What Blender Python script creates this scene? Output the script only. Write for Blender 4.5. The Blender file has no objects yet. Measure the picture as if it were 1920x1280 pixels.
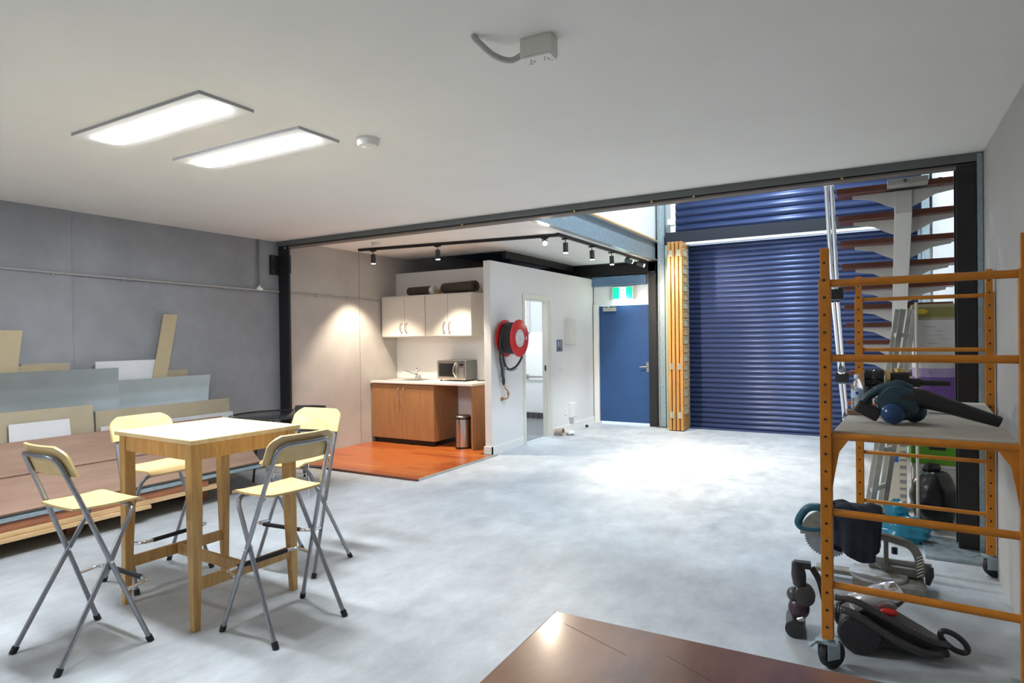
import bpy, bmesh, math, random
from mathutils import Vector, Matrix
random.seed(7)
PI = math.pi
scene = bpy.context.scene
COL = scene.collection

# ------------------------------------------------------------------ camera
def make_camera():
    yaw, pitch, roll, H = 0.52535, -0.00633, -0.01235, 1.48
    f = Vector((-math.sin(yaw)*math.cos(pitch), math.cos(yaw)*math.cos(pitch), math.sin(pitch)))
    r = Vector((math.cos(yaw), math.sin(yaw), 0)); u = r.cross(f)
    r2 = r*math.cos(roll)+u*math.sin(roll); u2 = u*math.cos(roll)-r*math.sin(roll)
    cam = bpy.data.cameras.new('camera'); ob = bpy.data.objects.new('camera', cam)
    COL.objects.link(ob)
    m = Matrix(((r2.x, u2.x, -f.x, 0), (r2.y, u2.y, -f.y, 0), (r2.z, u2.z, -f.z, H), (0, 0, 0, 1)))
    ob.matrix_world = m
    cam.sensor_width = 36; cam.lens = 36*1177.1/1920
    cam.clip_start = 0.05; cam.clip_end = 200
    scene.camera = ob
make_camera()
scene.view_settings.view_transform = 'Standard'
scene.view_settings.look = 'None'
scene.view_settings.gamma = 1
scene.view_settings.use_curve_mapping = False
scene.view_settings.exposure = 0.85

# ------------------------------------------------------------------ world (daylight outside the shutters)
world = bpy.data.worlds.new('daylight'); scene.world = world
world.use_nodes = True
bg = world.node_tree.nodes['Background']
bg.inputs['Color'].default_value = (0.62, 0.80, 1.0, 1); bg.inputs['Strength'].default_value = 2.0

# light levels of the lamps, with the added hall fill
LED_PANEL = 80.0        # emission of the ceiling panels
SPOT_W = 105.0           # each track spotlight
HALL_FILL_W = 80.0       # unseen fill lamps added high up in the shutter hall
WC_W = 40.0
WARM = (1.0, 0.84, 0.66)
COOL = (0.72, 0.87, 1.0)

# ------------------------------------------------------------------ materials
MATS = {}
def mat(name, col, rough=0.6, metal=0.0, var=0.0, vscale=6.0, col2=None, bump=0.0, bscale=60.0, stretch=None,
        emit=None, estr=0.0, trans=0.0, alpha=1.0, spec=None, rvar=0.0, detail=6.0, coat=0.0, contrast=(0.35, 0.65)):
    if name in MATS: return MATS[name]
    m = bpy.data.materials.new(name); m.use_nodes = True; nt = m.node_tree
    b = nt.nodes['Principled BSDF']
    c2 = col2 if col2 else tuple(max(0, c*(1-var)) for c in col)
    b.inputs['Base Color'].default_value = (*col, 1); b.inputs['Roughness'].default_value = rough
    b.inputs['Metallic'].default_value = metal
    if spec is not None: b.inputs['Specular IOR Level'].default_value = spec
    if coat: b.inputs['Coat Weight'].default_value = coat; b.inputs['Coat Roughness'].default_value = 0.15
    if emit:
        b.inputs['Emission Color'].default_value = (*emit, 1); b.inputs['Emission Strength'].default_value = estr
    if trans: b.inputs['Transmission Weight'].default_value = trans
    if alpha < 1: b.inputs['Alpha'].default_value = alpha
    tc = nt.nodes.new('ShaderNodeTexCoord'); mp = nt.nodes.new('ShaderNodeMapping')
    nt.links.new(tc.outputs['Object'], mp.inputs['Vector'])
    if stretch: mp.inputs['Scale'].default_value = stretch
    if var or col2 or rvar:
        n = nt.nodes.new('ShaderNodeTexNoise'); n.inputs['Scale'].default_value = vscale; n.inputs['Detail'].default_value = detail
        n.inputs['Roughness'].default_value = 0.6
        nt.links.new(mp.outputs['Vector'], n.inputs['Vector'])
        rp = nt.nodes.new('ShaderNodeValToRGB')
        rp.color_ramp.elements[0].position = contrast[0]; rp.color_ramp.elements[1].position = contrast[1]
        rp.color_ramp.elements[0].color = (*c2, 1); rp.color_ramp.elements[1].color = (*col, 1)
        nt.links.new(n.outputs['Fac'], rp.inputs['Fac'])
        if var or col2: nt.links.new(rp.outputs['Color'], b.inputs['Base Color'])
        if rvar:
            mr = nt.nodes.new('ShaderNodeMapRange'); mr.inputs['To Min'].default_value = max(0.02, rough-rvar); mr.inputs['To Max'].default_value = min(1, rough+rvar)
            nt.links.new(n.outputs['Fac'], mr.inputs['Value']); nt.links.new(mr.outputs['Result'], b.inputs['Roughness'])
    if bump:
        n2 = nt.nodes.new('ShaderNodeTexNoise'); n2.inputs['Scale'].default_value = bscale; n2.inputs['Detail'].default_value = 4
        nt.links.new(mp.outputs['Vector'], n2.inputs['Vector'])
        bp = nt.nodes.new('ShaderNodeBump'); bp.inputs['Strength'].default_value = bump; bp.inputs['Distance'].default_value = 0.01
        nt.links.new(n2.outputs['Fac'], bp.inputs['Height']); nt.links.new(bp.outputs['Normal'], b.inputs['Normal'])
    MATS[name] = m
    return m

def floor_material():
    m = bpy.data.materials.new('polished_concrete_floor'); m.use_nodes = True; nt = m.node_tree
    b = nt.nodes['Principled BSDF']; tc = nt.nodes.new('ShaderNodeTexCoord')
    def noise(s, d, r=0.6, sc=(1, 1, 1)):
        mp = nt.nodes.new('ShaderNodeMapping'); mp.inputs['Scale'].default_value = sc
        nt.links.new(tc.outputs['Object'], mp.inputs['Vector'])
        n = nt.nodes.new('ShaderNodeTexNoise'); n.inputs['Scale'].default_value = s; n.inputs['Detail'].default_value = d
        n.inputs['Roughness'].default_value = r; nt.links.new(mp.outputs['Vector'], n.inputs['Vector']); return n
    n1 = noise(1.3, 9, 0.68); n2 = noise(7.0, 6, 0.7, (1, 0.5, 1)); n3 = noise(90, 3)
    r1 = nt.nodes.new('ShaderNodeValToRGB')
    r1.color_ramp.elements[0].position = 0.32; r1.color_ramp.elements[0].color = (0.355, 0.385, 0.41, 1)
    r1.color_ramp.elements[1].position = 0.68; r1.color_ramp.elements[1].color = (0.515, 0.55, 0.575, 1)
    nt.links.new(n1.outputs['Fac'], r1.inputs['Fac'])
    mix = nt.nodes.new('ShaderNodeMixRGB'); mix.blend_type = 'OVERLAY'; mix.inputs['Fac'].default_value = 0.55
    r2 = nt.nodes.new('ShaderNodeValToRGB'); r2.color_ramp.elements[0].position = 0.3; r2.color_ramp.elements[1].position = 0.7
    r2.color_ramp.elements[0].color = (0.34, 0.34, 0.34, 1); r2.color_ramp.elements[1].color = (0.62, 0.62, 0.62, 1)
    nt.links.new(n2.outputs['Fac'], r2.inputs['Fac'])
    nt.links.new(r1.outputs['Color'], mix.inputs['Color1']); nt.links.new(r2.outputs['Color'], mix.inputs['Color2'])
    nt.links.new(mix.outputs['Color'], b.inputs['Base Color'])
    mr = nt.nodes.new('ShaderNodeMapRange'); mr.inputs['To Min'].default_value = 0.3; mr.inputs['To Max'].default_value = 0.55
    nt.links.new(n2.outputs['Fac'], mr.inputs['Value']); nt.links.new(mr.outputs['Result'], b.inputs['Roughness'])
    bp = nt.nodes.new('ShaderNodeBump'); bp.inputs['Strength'].default_value = 0.08; bp.inputs['Distance'].default_value = 0.005
    nt.links.new(n3.outputs['Fac'], bp.inputs['Height']); nt.links.new(bp.outputs['Normal'], b.inputs['Normal'])
    return m

FLOOR = floor_material()
CONC = mat('precast_concrete', (0.325, 0.333, 0.352), 0.8, var=0.28, vscale=2.0, bump=0.12, bscale=120, contrast=(0.3, 0.75))
CONC_K = mat('pale_precast_concrete', (0.50, 0.48, 0.45), 0.8, var=0.2, vscale=2.5, bump=0.12, bscale=120, contrast=(0.3, 0.75))
GREYWALL = mat('grey_painted_wall', (0.47, 0.465, 0.45), 0.75, var=0.06, vscale=3, bump=0.04)
WHITE = mat('white_plasterboard', (0.86, 0.85, 0.81), 0.7, var=0.03, vscale=2)
WHITE2 = mat('white_wall_paint', (0.76, 0.755, 0.74), 0.6, var=0.03, vscale=2)
GLOSSW = mat('white_gloss_trim', (0.80, 0.79, 0.76), 0.35)
BLACKST = mat('black_painted_steel', (0.012, 0.012, 0.013), 0.45, var=0.3, vscale=20)
DARKGREY = mat('dark_grey_steel', (0.085, 0.09, 0.09), 0.5, var=0.2, vscale=12)
GALV = mat('galvanised_steel', (0.37, 0.45, 0.48), 0.42, 0.5, var=0.25, vscale=24, rvar=0.1)
CHROME = mat('chrome', (0.80, 0.80, 0.82), 0.12, 1.0)
SATIN = mat('satin_steel_tube', (0.36, 0.37, 0.40), 0.33, 0.85, var=0.15, vscale=30)
STAINLESS = mat('brushed_stainless', (0.60, 0.57, 0.54), 0.28, 1.0, var=0.1, vscale=40, stretch=(1, 1, 0.05))
BLACKP = mat('black_plastic', (0.014, 0.014, 0.015), 0.4)
RUBBER = mat('black_rubber', (0.012, 0.012, 0.014), 0.7)
BIRCH = mat('birch_veneer', (0.78, 0.58, 0.27), 0.4, col2=(0.66, 0.45, 0.19), vscale=5, stretch=(1, 6, 1), coat=0.2)
PINE = mat('pine_timber', (0.62, 0.375, 0.13), 0.45, col2=(0.47, 0.25, 0.07), vscale=5, stretch=(7, 7, 0.8), coat=0.15)
PINETOP = mat('pine_table_top', (0.80, 0.66, 0.40), 0.36, col2=(0.70, 0.53, 0.27), vscale=4, stretch=(1, 9, 1), coat=0.25)
ORANGE = mat('orange_scaffold_paint', (0.58, 0.20, 0.012), 0.42, var=0.22, vscale=14)
BLUESH = mat('blue_colorbond', (0.042, 0.062, 0.150), 0.36, 0.25, var=0.08, vscale=3)
BLUEDOOR = mat('blue_door_paint', (0.020, 0.072, 0.205), 0.5, var=0.12, vscale=3)
LAMINATE = mat('brown_laminate', (0.40, 0.205, 0.085), 0.5, col2=(0.34, 0.165, 0.066), vscale=5, stretch=(6, 6, 0.6))
STONE = mat('white_benchtop', (0.78, 0.74, 0.68), 0.3)
CABW = mat('cream_cabinet', (0.72, 0.69, 0.62), 0.4)
RED = mat('red_enamel', (0.56, 0.022, 0.022), 0.3)
BRASS = mat('brass', (0.70, 0.50, 0.18), 0.3, 1.0)
COPPER = mat('copper_pipe', (0.50, 0.25, 0.12), 0.4, 0.8)
LEAF = mat('oiled_timber_leaf', (0.52, 0.255, 0.065), 0.4, col2=(0.40, 0.17, 0.04), vscale=4, stretch=(8, 8, 0.5))
JARRAH = mat('red_timber_tread', (0.155, 0.045, 0.022), 0.4, col2=(0.10, 0.028, 0.015), vscale=4, stretch=(1, 8, 1))
STAIRW = mat('white_stair_steel', (0.66, 0.65, 0.61), 0.5)
PLYB = mat('red_brown_plywood', (0.38, 0.25, 0.185), 0.6, col2=(0.30, 0.185, 0.13), vscale=2.5, stretch=(4, 0.6, 1))
TAN = mat('raw_mdf_tan', (0.42, 0.36, 0.25), 0.75, var=0.08, vscale=4)
TANLEFT = mat('raw_plasterboard_tan', (0.46, 0.38, 0.24), 0.75, var=0.08, vscale=4)
WHITEB = mat('white_board', (0.64, 0.65, 0.67), 0.6, var=0.04)
GREYSHEET = mat('grey_metal_sheet', (0.46, 0.50, 0.50), 0.28, 0.95, var=0.08, vscale=4)
PALET = mat('pale_timber', (0.60, 0.42, 0.22), 0.6, col2=(0.48, 0.31, 0.15), vscale=5, stretch=(6, 0.7, 6))
REDT = mat('red_timber', (0.36, 0.14, 0.07), 0.6, col2=(0.24, 0.09, 0.045), vscale=5, stretch=(6, 0.7, 6))
CARPET = mat('brown_carpet', (0.085, 0.066, 0.05), 0.95, var=0.35, vscale=70, bump=0.5, bscale=200)
GLASSB = mat('dark_glass', (0.012, 0.012, 0.014), 0.08)
DENIM = mat('navy_cloth', (0.016, 0.018, 0.032), 0.9, var=0.35, vscale=20, bump=0.3, bscale=90)
TEAL = mat('tool_teal', (0.012, 0.085, 0.12), 0.4)
TEALD = mat('tool_dark_teal', (0.011, 0.040, 0.055), 0.45)
TOOLAL = mat('cast_aluminium', (0.30, 0.28, 0.24), 0.5, 0.55, var=0.3, vscale=25)
VACG = mat('vacuum_grey_plastic', (0.055, 0.05, 0.05), 0.32)
VACD = mat('vacuum_dark_plastic', (0.028, 0.026, 0.028), 0.4)
ALU = mat('aluminium', (0.55, 0.55, 0.52), 0.4, 0.75, var=0.15, vscale=12)
PAPER = mat('white_card', (0.66, 0.65, 0.63), 0.7, var=0.05)
PURPLE = mat('purple_label', (0.15, 0.065, 0.30), 0.5)
LILAC = mat('lilac_label', (0.36, 0.29, 0.50), 0.5)
GREEN = mat('green_plastic', (0.085, 0.26, 0.012), 0.45)
CYAN = mat('cyan_plastic_film', (0.02, 0.26, 0.40), 0.25, var=0.3, vscale=10)
BINBAG = mat('black_plastic_film', (0.010, 0.010, 0.011), 0.28)
PLYTOP = mat('plywood_deck', (0.50, 0.465, 0.40), 0.65, var=0.12, vscale=6)
BROWNTOP = mat('worn_brown_table_top', (0.26, 0.125, 0.065), 0.34, col2=(0.12, 0.05, 0.026), vscale=3.5, stretch=(1, .45, 1), rvar=0.14, coat=0.5, bump=0.05, bscale=30)
GREYTILE = mat('dark_grey_tile', (0.07, 0.072, 0.078), 0.4)
WCFLOOR = mat('wc_floor_grey', (0.21, 0.22, 0.23), 0.6, var=0.12, vscale=8)
GROUT = mat('pale_grout', (0.55, 0.55, 0.55), 0.8)
ASPHALT = mat('pale_pavement', (0.62, 0.62, 0.60), 0.8, var=0.1)

# ------------------------------------------------------------------ mesh builder
class MB:
    def __init__(s): s.v = []; s.f = []
    def add(s, vs, fs, M=None):
        o = len(s.v)
        for p in vs:
            p = Vector(p)
            s.v.append(tuple(M @ p) if M is not None else tuple(p))
        s.f += [tuple(i+o for i in f) for f in fs]
        return s
    def box(s, x0, x1, y0, y1, z0, z1, M=None):
        vs = [(x0, y0, z0), (x1, y0, z0), (x1, y1, z0), (x0, y1, z0), (x0, y0, z1), (x1, y0, z1), (x1, y1, z1), (x0, y1, z1)]
        fs = [(0, 3, 2, 1), (4, 5, 6, 7), (0, 1, 5, 4), (1, 2, 6, 5), (2, 3, 7, 6), (3, 0, 4, 7)]
        return s.add(vs, fs, M)
    def cbox(s, c, d, M=None):
        return s.box(c[0]-d[0]/2, c[0]+d[0]/2, c[1]-d[1]/2, c[1]+d[1]/2, c[2]-d[2]/2, c[2]+d[2]/2, M)
    def tube(s, pts, r, n=10, closed=False, caps=True, M=None):
        P = [Vector(p) for p in pts]; N = len(P)
        R = r if isinstance(r, (list, tuple)) else [r]*N
        T = []
        for i in range(N):
            a = P[(i-1) % N] if (closed or i > 0) else P[i]; b = P[(i+1) % N] if (closed or i < N-1) else P[i]
            T.append((b-a).normalized())
        up = Vector((0, 0, 1)) if abs(T[0].z) < 0.9 else Vector((0, 1, 0))
        x = T[0].cross(up).normalized(); vs = []; fs = []
        for i in range(N):
            x = (x - T[i]*x.dot(T[i])).normalized(); y = T[i].cross(x)
            for k in range(n):
                a = 2*PI*k/n; vs.append(P[i]+(x*math.cos(a)+y*math.sin(a))*R[i])
        m = N if closed else N-1
        for i in range(m):
            j = (i+1) % N
            for k in range(n):
                l = (k+1) % n; fs.append((i*n+k, i*n+l, j*n+l, j*n+k))
        if caps and not closed:
            fs.append(tuple(range(n))[::-1]); fs.append(tuple((N-1)*n+k for k in range(n)))
        return s.add(vs, fs, M)
    def cyl(s, a, b, r, n=16, M=None): return s.tube([a, b], r, n, M=M)
    def lathe(s, prof, n=24, M=None):      # profile (radius, z) from bottom to top
        vs = []; fs = []
        for (r, z) in prof:
            for k in range(n):
                a = 2*PI*k/n; vs.append((r*math.cos(a), r*math.sin(a), z))
        for i in range(len(prof)-1):
            for k in range(n):
                l = (k+1) % n; fs.append((i*n+k, i*n+l, (i+1)*n+l, (i+1)*n+k))
        fs.append(tuple(range(n))[::-1]); fs.append(tuple((len(prof)-1)*n+k for k in range(n)))
        return s.add(vs, fs, M)
    def prism(s, poly, d0, d1, M=None):    # polygon in local XZ, extruded along Y
        n = len(poly); vs = [(p[0], d0, p[1]) for p in poly]+[(p[0], d1, p[1]) for p in poly]
        fs = [tuple(range(n)), tuple(range(n, 2*n))[::-1]]+[(i, n+i, n+(i+1) % n, (i+1) % n) for i in range(n)]
        return s.add(vs, fs, M)
    def ball(s, c, r, n=16, sc=(1, 1, 1), M=None, fn=None):
        vs = []; fs = []; m = n//2
        for i in range(m+1):
            t = PI*i/m
            for k in range(n):
                a = 2*PI*k/n; d = Vector((math.sin(t)*math.cos(a), math.sin(t)*math.sin(a), math.cos(t)))
                q = fn(d) if fn else 1.0
                vs.append((c[0]+d.x*r*sc[0]*q, c[1]+d.y*r*sc[1]*q, c[2]+d.z*r*sc[2]*q))
        for i in range(m):
            for k in range(n):
                l = (k+1) % n; fs.append((i*n+k, (i+1)*n+k, (i+1)*n+l, i*n+l))
        return s.add(vs, fs, M)
    def sheet(s, fn, nu, nv, th):          # fn(u,v)->Vector; both faces, thickness along numeric normal
        P = [[Vector(fn(i/nu, j/nv)) for j in range(nv+1)] for i in range(nu+1)]
        vs = []; fs = []; W = nv+1; K = (nu+1)*W; top = []; bot = []
        for i in range(nu+1):
            for j in range(nv+1):
                a = P[min(i+1, nu)][j]-P[max(i-1, 0)][j]; b = P[i][min(j+1, nv)]-P[i][max(j-1, 0)]
                nn = a.cross(b)
                nn = nn.normalized() if nn.length > 1e-9 else Vector((0, 0, 1))
                top.append(P[i][j]+nn*th/2); bot.append(P[i][j]-nn*th/2)
        vs = top+bot
        for i in range(nu):
            for j in range(nv):
                a, b, c, d = i*W+j, (i+1)*W+j, (i+1)*W+j+1, i*W+j+1
                fs.append((a, b, c, d)); fs.append((K+d, K+c, K+b, K+a))
        for i in range(nu):
            a, b = i*W, (i+1)*W; fs.append((a, K+a, K+b, b)); a, b = i*W+nv, (i+1)*W+nv; fs.append((a, b, K+b, K+a))
        for j in range(nv):
            a, b = j, j+1; fs.append((a, b, K+b, K+a)); a, b = nu*W+j, nu*W+j+1; fs.append((a, K+a, K+b, b))
        return s.add(vs, fs)
    def mesh(s, name, m, smooth=False, bevel=0.0):
        me = bpy.data.meshes.new(name); me.from_pydata(s.v, [], s.f)
        bm = bmesh.new(); bm.from_mesh(me)
        bmesh.ops.recalc_face_normals(bm, faces=bm.faces)
        if bevel: bmesh.ops.bevel(bm, geom=list(bm.edges), offset=bevel, segments=2, profile=0.6, affect='EDGES', clamp_overlap=True)
        bm.to_mesh(me); bm.free()
        if smooth:
            me.shade_smooth()
            try: me.set_sharp_from_angle(angle=math.radians(42))
            except Exception: pass
        me.materials.append(m)
        return me

def tag(o, label, cat, group=None, kind=None):
    if label: o['label'] = label
    if cat: o['category'] = cat
    if group: o['group'] = group
    if kind: o['kind'] = kind
    return o
def obj(name, mb, m, parent=None, smooth=False, bevel=0.0, loc=None, rot=None, label=None):
    me = mb if isinstance(mb, bpy.types.Mesh) else mb.mesh(name, m, smooth, bevel)
    o = bpy.data.objects.new(name, me); COL.objects.link(o)
    if parent is not None: o.parent = parent
    if loc: o.location = loc
    if rot: o.rotation_euler = rot
    if label: o['label'] = label
    return o
def thing(name, label, cat, loc=(0, 0, 0), rotz=0, group=None, rot=None):
    o = bpy.data.objects.new(name, None); COL.objects.link(o); o.empty_display_size = 0.1
    o.location = loc; o.rotation_euler = rot if rot else (0, 0, rotz)
    return tag(o, label, cat, group)
def struct(name, mb, m, label, bevel=0.0, smooth=False):
    return tag(obj(name, mb, m, None, smooth, bevel), label, name.split('_')[0], kind='structure')
def dup(root, loc, rotz, label=None, group=None):
    def cp(o, par):
        c = o.copy(); COL.objects.link(c); c.parent = par
        for ch in list(o.children): cp(ch, c)
        return c
    r = cp(root, None); r.location = loc; r.rotation_euler = (0, 0, rotz)
    if label: r['label'] = label
    if group: r['group'] = group
    return r
def fillet(pts, r, n=5):
    P = [Vector(p) for p in pts]; out = [P[0]]
    for i in range(1, len(P)-1):
        a, b, c = P[i-1], P[i], P[i+1]; d1 = (a-b); d2 = (c-b)
        rr = min(r, d1.length*0.48, d2.length*0.48)
        p1 = b+d1.normalized()*rr; p2 = b+d2.normalized()*rr
        for k in range(n+1):
            t = k/n; out.append(p1*(1-t)**2+b*2*t*(1-t)+p2*t*t)
    out.append(P[-1]); return out
def spline(pts, n=8):
    P = [Vector(p) for p in pts]; P = [P[0]*2-P[1]]+P+[P[-1]*2-P[-2]]; out = []
    for i in range(1, len(P)-2):
        a, b, c, d = P[i-1:i+3]
        for k in range(n):
            t = k/n; out.append(0.5*((2*b)+(c-a)*t+(2*a-5*b+4*c-d)*t*t+(3*b-a-3*c+d)*t**3))
    out.append(P[-2]); return out
def light(name, kind, parent, loc, energy, color, size=0.1, rot=(0, 0, 0), spot=None, blend=0.5):
    l = bpy.data.lights.new(name, kind); l.energy = energy; l.color = color
    if kind == 'AREA': l.shape = 'DISK'; l.size = size
    else: l.shadow_soft_size = size
    if spot: l.spot_size = spot; l.spot_blend = blend
    o = bpy.data.objects.new(name, l); COL.objects.link(o); o.location = loc; o.rotation_euler = rot
    if parent is not None: o.parent = parent
    return o
def text_mesh(name, body, size, m, parent, loc, rot, extr=0.0005, label=None):
    cu = bpy.data.curves.new(name, 'FONT'); cu.body = body; cu.size = size; cu.extrude = extr
    cu.align_x = 'CENTER'; cu.align_y = 'CENTER'
    t = bpy.data.objects.new(name, cu); COL.objects.link(t)
    dg = bpy.context.evaluated_depsgraph_get(); me = bpy.data.meshes.new_from_object(t.evaluated_get(dg))
    bpy.data.objects.remove(t); me.materials.clear(); me.materials.append(m)
    return obj(name, me, m, parent, loc=loc, rot=rot, label=label)

# ------------------------------------------------------------------ structure
XL, XR, YB, YF, HC, KC = -6.26, 0.622, -2.6, 10.12, 2.67, 2.70
struct('floor', MB().box(XL-.3, XR+.3, YB-.2, YF+.06, -.12, 0), FLOOR, 'mottled grey polished concrete floor across the whole unit')
struct('ceiling', MB().box(XL-.05, XR+.05, YB, 5.16, HC, HC+.12), WHITE, 'flat white plasterboard ceiling over the main room')
# left wall: precast panels with open joints
wl = struct('wall_left', MB().box(XL-.22, XL-.03, YB-.2, YF+.2, -.1, 3.1), CONC, 'grey precast concrete left wall of tall panels')
for i, (y0, y1, m, off) in enumerate([(YB, 2.912, CONC, 0.0), (2.918, 5.20, CONC, -0.014), (5.206, 6.544, CONC_K, 0.0), (6.552, 9.9, CONC_K, 0.0)]):
    obj('panel', MB().box(XL-.03, XL+off, y0, y1, 0, 2.98), m, wl, bevel=0.003)
struct('wall_right', MB().box(XR, XR+.15, YB-.2, 5.25, 0, 2.8), GREYWALL, 'plain grey painted right wall beside the orange scaffold')
struct('wall_right_hall', MB().box(XR+.03, XR+.18, 5.25, YF+.2, 0, 6.0), WHITE2, 'white right wall of the shutter hall behind the stairs')
struct('wall_behind', MB().box(XL-.2, XR+.2, YB-.2, YB, 0, 2.8), GREYWALL, 'grey wall at the near end of the room')
# hall shell above
struct('wall_near_hall', MB().box(-3.1, XR+.1, 5.16, 5.28, 2.79, 6.0), WHITE2, 'white upper wall over the steel beam, facing the shutter')
struct('wall_mezzanine', MB().box(-3.17, -3.09, 5.28, YF, 3.03, 6.0), WHITE2, 'white upper wall standing on the galvanised beam')
struct('ceiling_hall', MB().box(-3.3, XR+.3, 5.1, YF+.3, 6.0, 6.1), WHITE2, 'white roof lining high over the shutter hall')
# front wall around door and shutters
fw = MB()
fw.box(XL-.1, -4.17, YF, YF+.15, 0, 3.1); fw.box(-4.17, -3.05, YF, YF+.15, 2.33, 3.1)
fw.box(-3.19, -2.57, YF, YF+.15, 0, 3.1); fw.box(-3.19, XR+.2, YF, YF+.15, 2.92, 6.0); fw.box(0.50, XR+.2, YF, YF+.15, 0, 2.92)
struct('wall_front', fw, WHITE2, 'white front wall around the blue door and shutter')
struct('ground_outside', MB().box(-12, 8, YF+.06, 22, -.14, -.02), ASPHALT, 'pale sunlit pavement outside, seen under the door')
# kitchen ceiling (L shaped) and dark deck over the wash room
kc = MB(); kc.box(XL, -3.13, 5.29, 7.6, KC, KC+.05); kc.box(-4.5, -3.13, 7.6, 10.0, KC, KC+.05)
struct('ceiling_kitchen', kc, WHITE, 'white plasterboard ceiling over the kitchen nook')
struct('ceiling_deck', MB().box(XL, -3.17, 5.2, YF, 3.02, 3.1), DARKGREY, 'dark steel deck above the wash room box')
# wash room / kitchen partition walls
struct('wall_kitchen', MB().box(XL, -4.31, 7.33, 7.43, 0, 2.46), WHITE2, 'white partition behind the kitchen bench')
ww = MB(); ww.box(-4.31, -4.21, 6.73, 7.61, 0, 2.46); ww.box(-4.31, -4.21, 8.36, YF, 0, 2.46); ww.box(-4.31, -4.21, 7.61, 8.36, 2.02, 2.46)
struct('wall_partition', ww, WHITE2, 'white partition wall carrying the red fire hose reel')
bb = MB(); bb.box(-4.325, -4.195, 6.715, 6.73, 0, .1); bb.box(-4.21, -4.195, 6.715, 7.54, 0, .1); bb.box(-4.325, -4.31, 6.73, 7.3, 0, .1)
struct('baseboard_partition', bb, GLOSSW, 'white skirting board around the end of the partition wall')
struct('baseboard_hall', MB().box(-4.21, -4.195, 8.45, 10.05, 0, .1), GLOSSW, 'white skirting board between wash room doorway and blue door')
ar = MB(); ar.box(-4.21, -4.193, 7.55, 7.61, 0, 2.08); ar.box(-4.21, -4.193, 8.36, 8.43, 0, 2.08); ar.box(-4.21, -4.193, 7.61, 8.36, 2.02, 2.08)
ar.box(-4.31, -4.21, 8.335, 8.36, 0, 2.02); ar.box(-4.31, -4.21, 7.61, 7.63, 0, 2.02); ar.box(-4.31, -4.21, 7.63, 8.335, 2.0, 2.02)
tr = struct('trim_1', ar, CABW, 'cream door frame of the open wash room doorway')
obj('strike_plate', MB().box(-4.27, -4.25, 8.325, 8.336, .98, 1.06), BLACKP, tr)
# wash room interior
struct('floor_washroom', MB().box(XL, -4.31, 7.43, YF, 0, .006), WCFLOOR, 'grey vinyl floor inside the wash room')
struct('ceiling_washroom', MB().box(XL, -4.31, 7.43, YF, 2.40, 2.455), WHITE2, 'white ceiling of the wash room box')
wp = struct('wall_washroom', MB().box(XL, -4.31, 10.06, YF, .0, 2.40), mat('washroom_grey_paint', (0.50, 0.52, 0.53), 0.6), 'pale grey far wall inside the wash room')
obj('wainscot', MB().box(XL, -4.31, 10.045, 10.06, .125, 1.57), mat('white_wall_lining', (0.82, 0.84, 0.85), 0.3), wp)
obj('grout_strip', MB().box(XL, -4.31, 10.05, 10.06, .0, .125), GROUT, wp)
tile = MB().box(-.046, .046, -.008, .002, .0, .1).mesh('tile', GREYTILE, bevel=0.002)
for k in range(19): obj('tile', tile, GREYTILE, wp, loc=(-6.19+k*.1, 10.05, .012))
obj('duct_cover', MB().box(-5.72, -5.44, 9.9, 10.05, 1.57, 2.40), WHITE2, wp, bevel=.004)
gr = thing('grab_rail', 'stainless grab rail on the white wash room wall', 'rail', (0, 0, 0))
obj('bar', MB().tube(fillet([(-5.5, 10.04, .77), (-5.5, 9.97, .77), (-4.55, 9.97, .775), (-4.55, 10.04, .775)], .04), .016, 10), STAINLESS, gr, True)
for x in (-5.5, -4.55): obj('flange', MB().cyl((x, 10.044, .77), (x, 10.03, .77), .04, 16), STAINLESS, gr, True)
wl_ = thing('ceiling_lamp', 'round white lamp on the wash room ceiling', 'lamp', (-5.2, 8.7, 2.40))
obj('lamp_base', MB().cyl((0, 0, 0), (0, 0, -.03), .15, 24), WHITE2, wl_, True)
obj('diffuser', MB().lathe([(.03, -.075), (.10, -.065), (.14, -.03)], 24), mat('wc_lamp_glow', (1, 1, 1), .5, emit=(.9, .96, 1), estr=6), wl_, True)
light('wc_light', 'POINT', wl_, (0, 0, -.16), WC_W, (.86, .94, 1), .12)

# ------------------------------------------------------------------ steel frame
def column(name, label, boxes, m, parts=()):
    t = thing(name, label, 'column'); mb = MB()
    for b in boxes: mb.box(*b)
    obj('shaft', mb, m, t, bevel=.003)
    return t
cl = column('steel_column', 'black steel column at the left wall between main room and kitchen', [(-6.255, -6.08, 5.17, 5.19, 0, 2.62), (-6.255, -6.215, 5.30, 5.315, 0, 2.62), (-6.235, -6.22, 5.19, 5.30, 0, 2.62)], BLACKST)
pl = obj('fixing_plate', MB().box(-6.27, -6.235, 5.05, 5.19, 2.27, 2.50), BLACKST, cl, bevel=.003)
for z in (2.30, 2.47): obj('bolt', MB().cyl((-6.235, 5.075, z), (-6.222, 5.075, z), .011, 8), DARKGREY, pl)
obj('bolt', MB().cyl((-6.12, 5.17, 2.585), (-6.12, 5.155, 2.585), .014, 8), GALV, cl)
obj('splice_plate', MB().box(-6.08, -6.068, 5.17, 5.20, 2.28, 2.50), BLACKST, cl)
tag(obj('galvanised_post', MB().box(.535, .62, 9.86, 9.875, 0, 6.0).box(.535, .55, 9.875, 9.99, 0, 6.0), GALV), 'galvanised post at the right end of the shutter behind the stairs', 'post')
cr = column('steel_column', 'black steel column beside the stairs near the right wall', [(.475, .585, 5.17, 5.19, .02, 2.60), (.475, .585, 5.31, 5.33, .02, 2.60), (.52, .54, 5.19, 5.31, .02, 2.60)], BLACKST)
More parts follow.
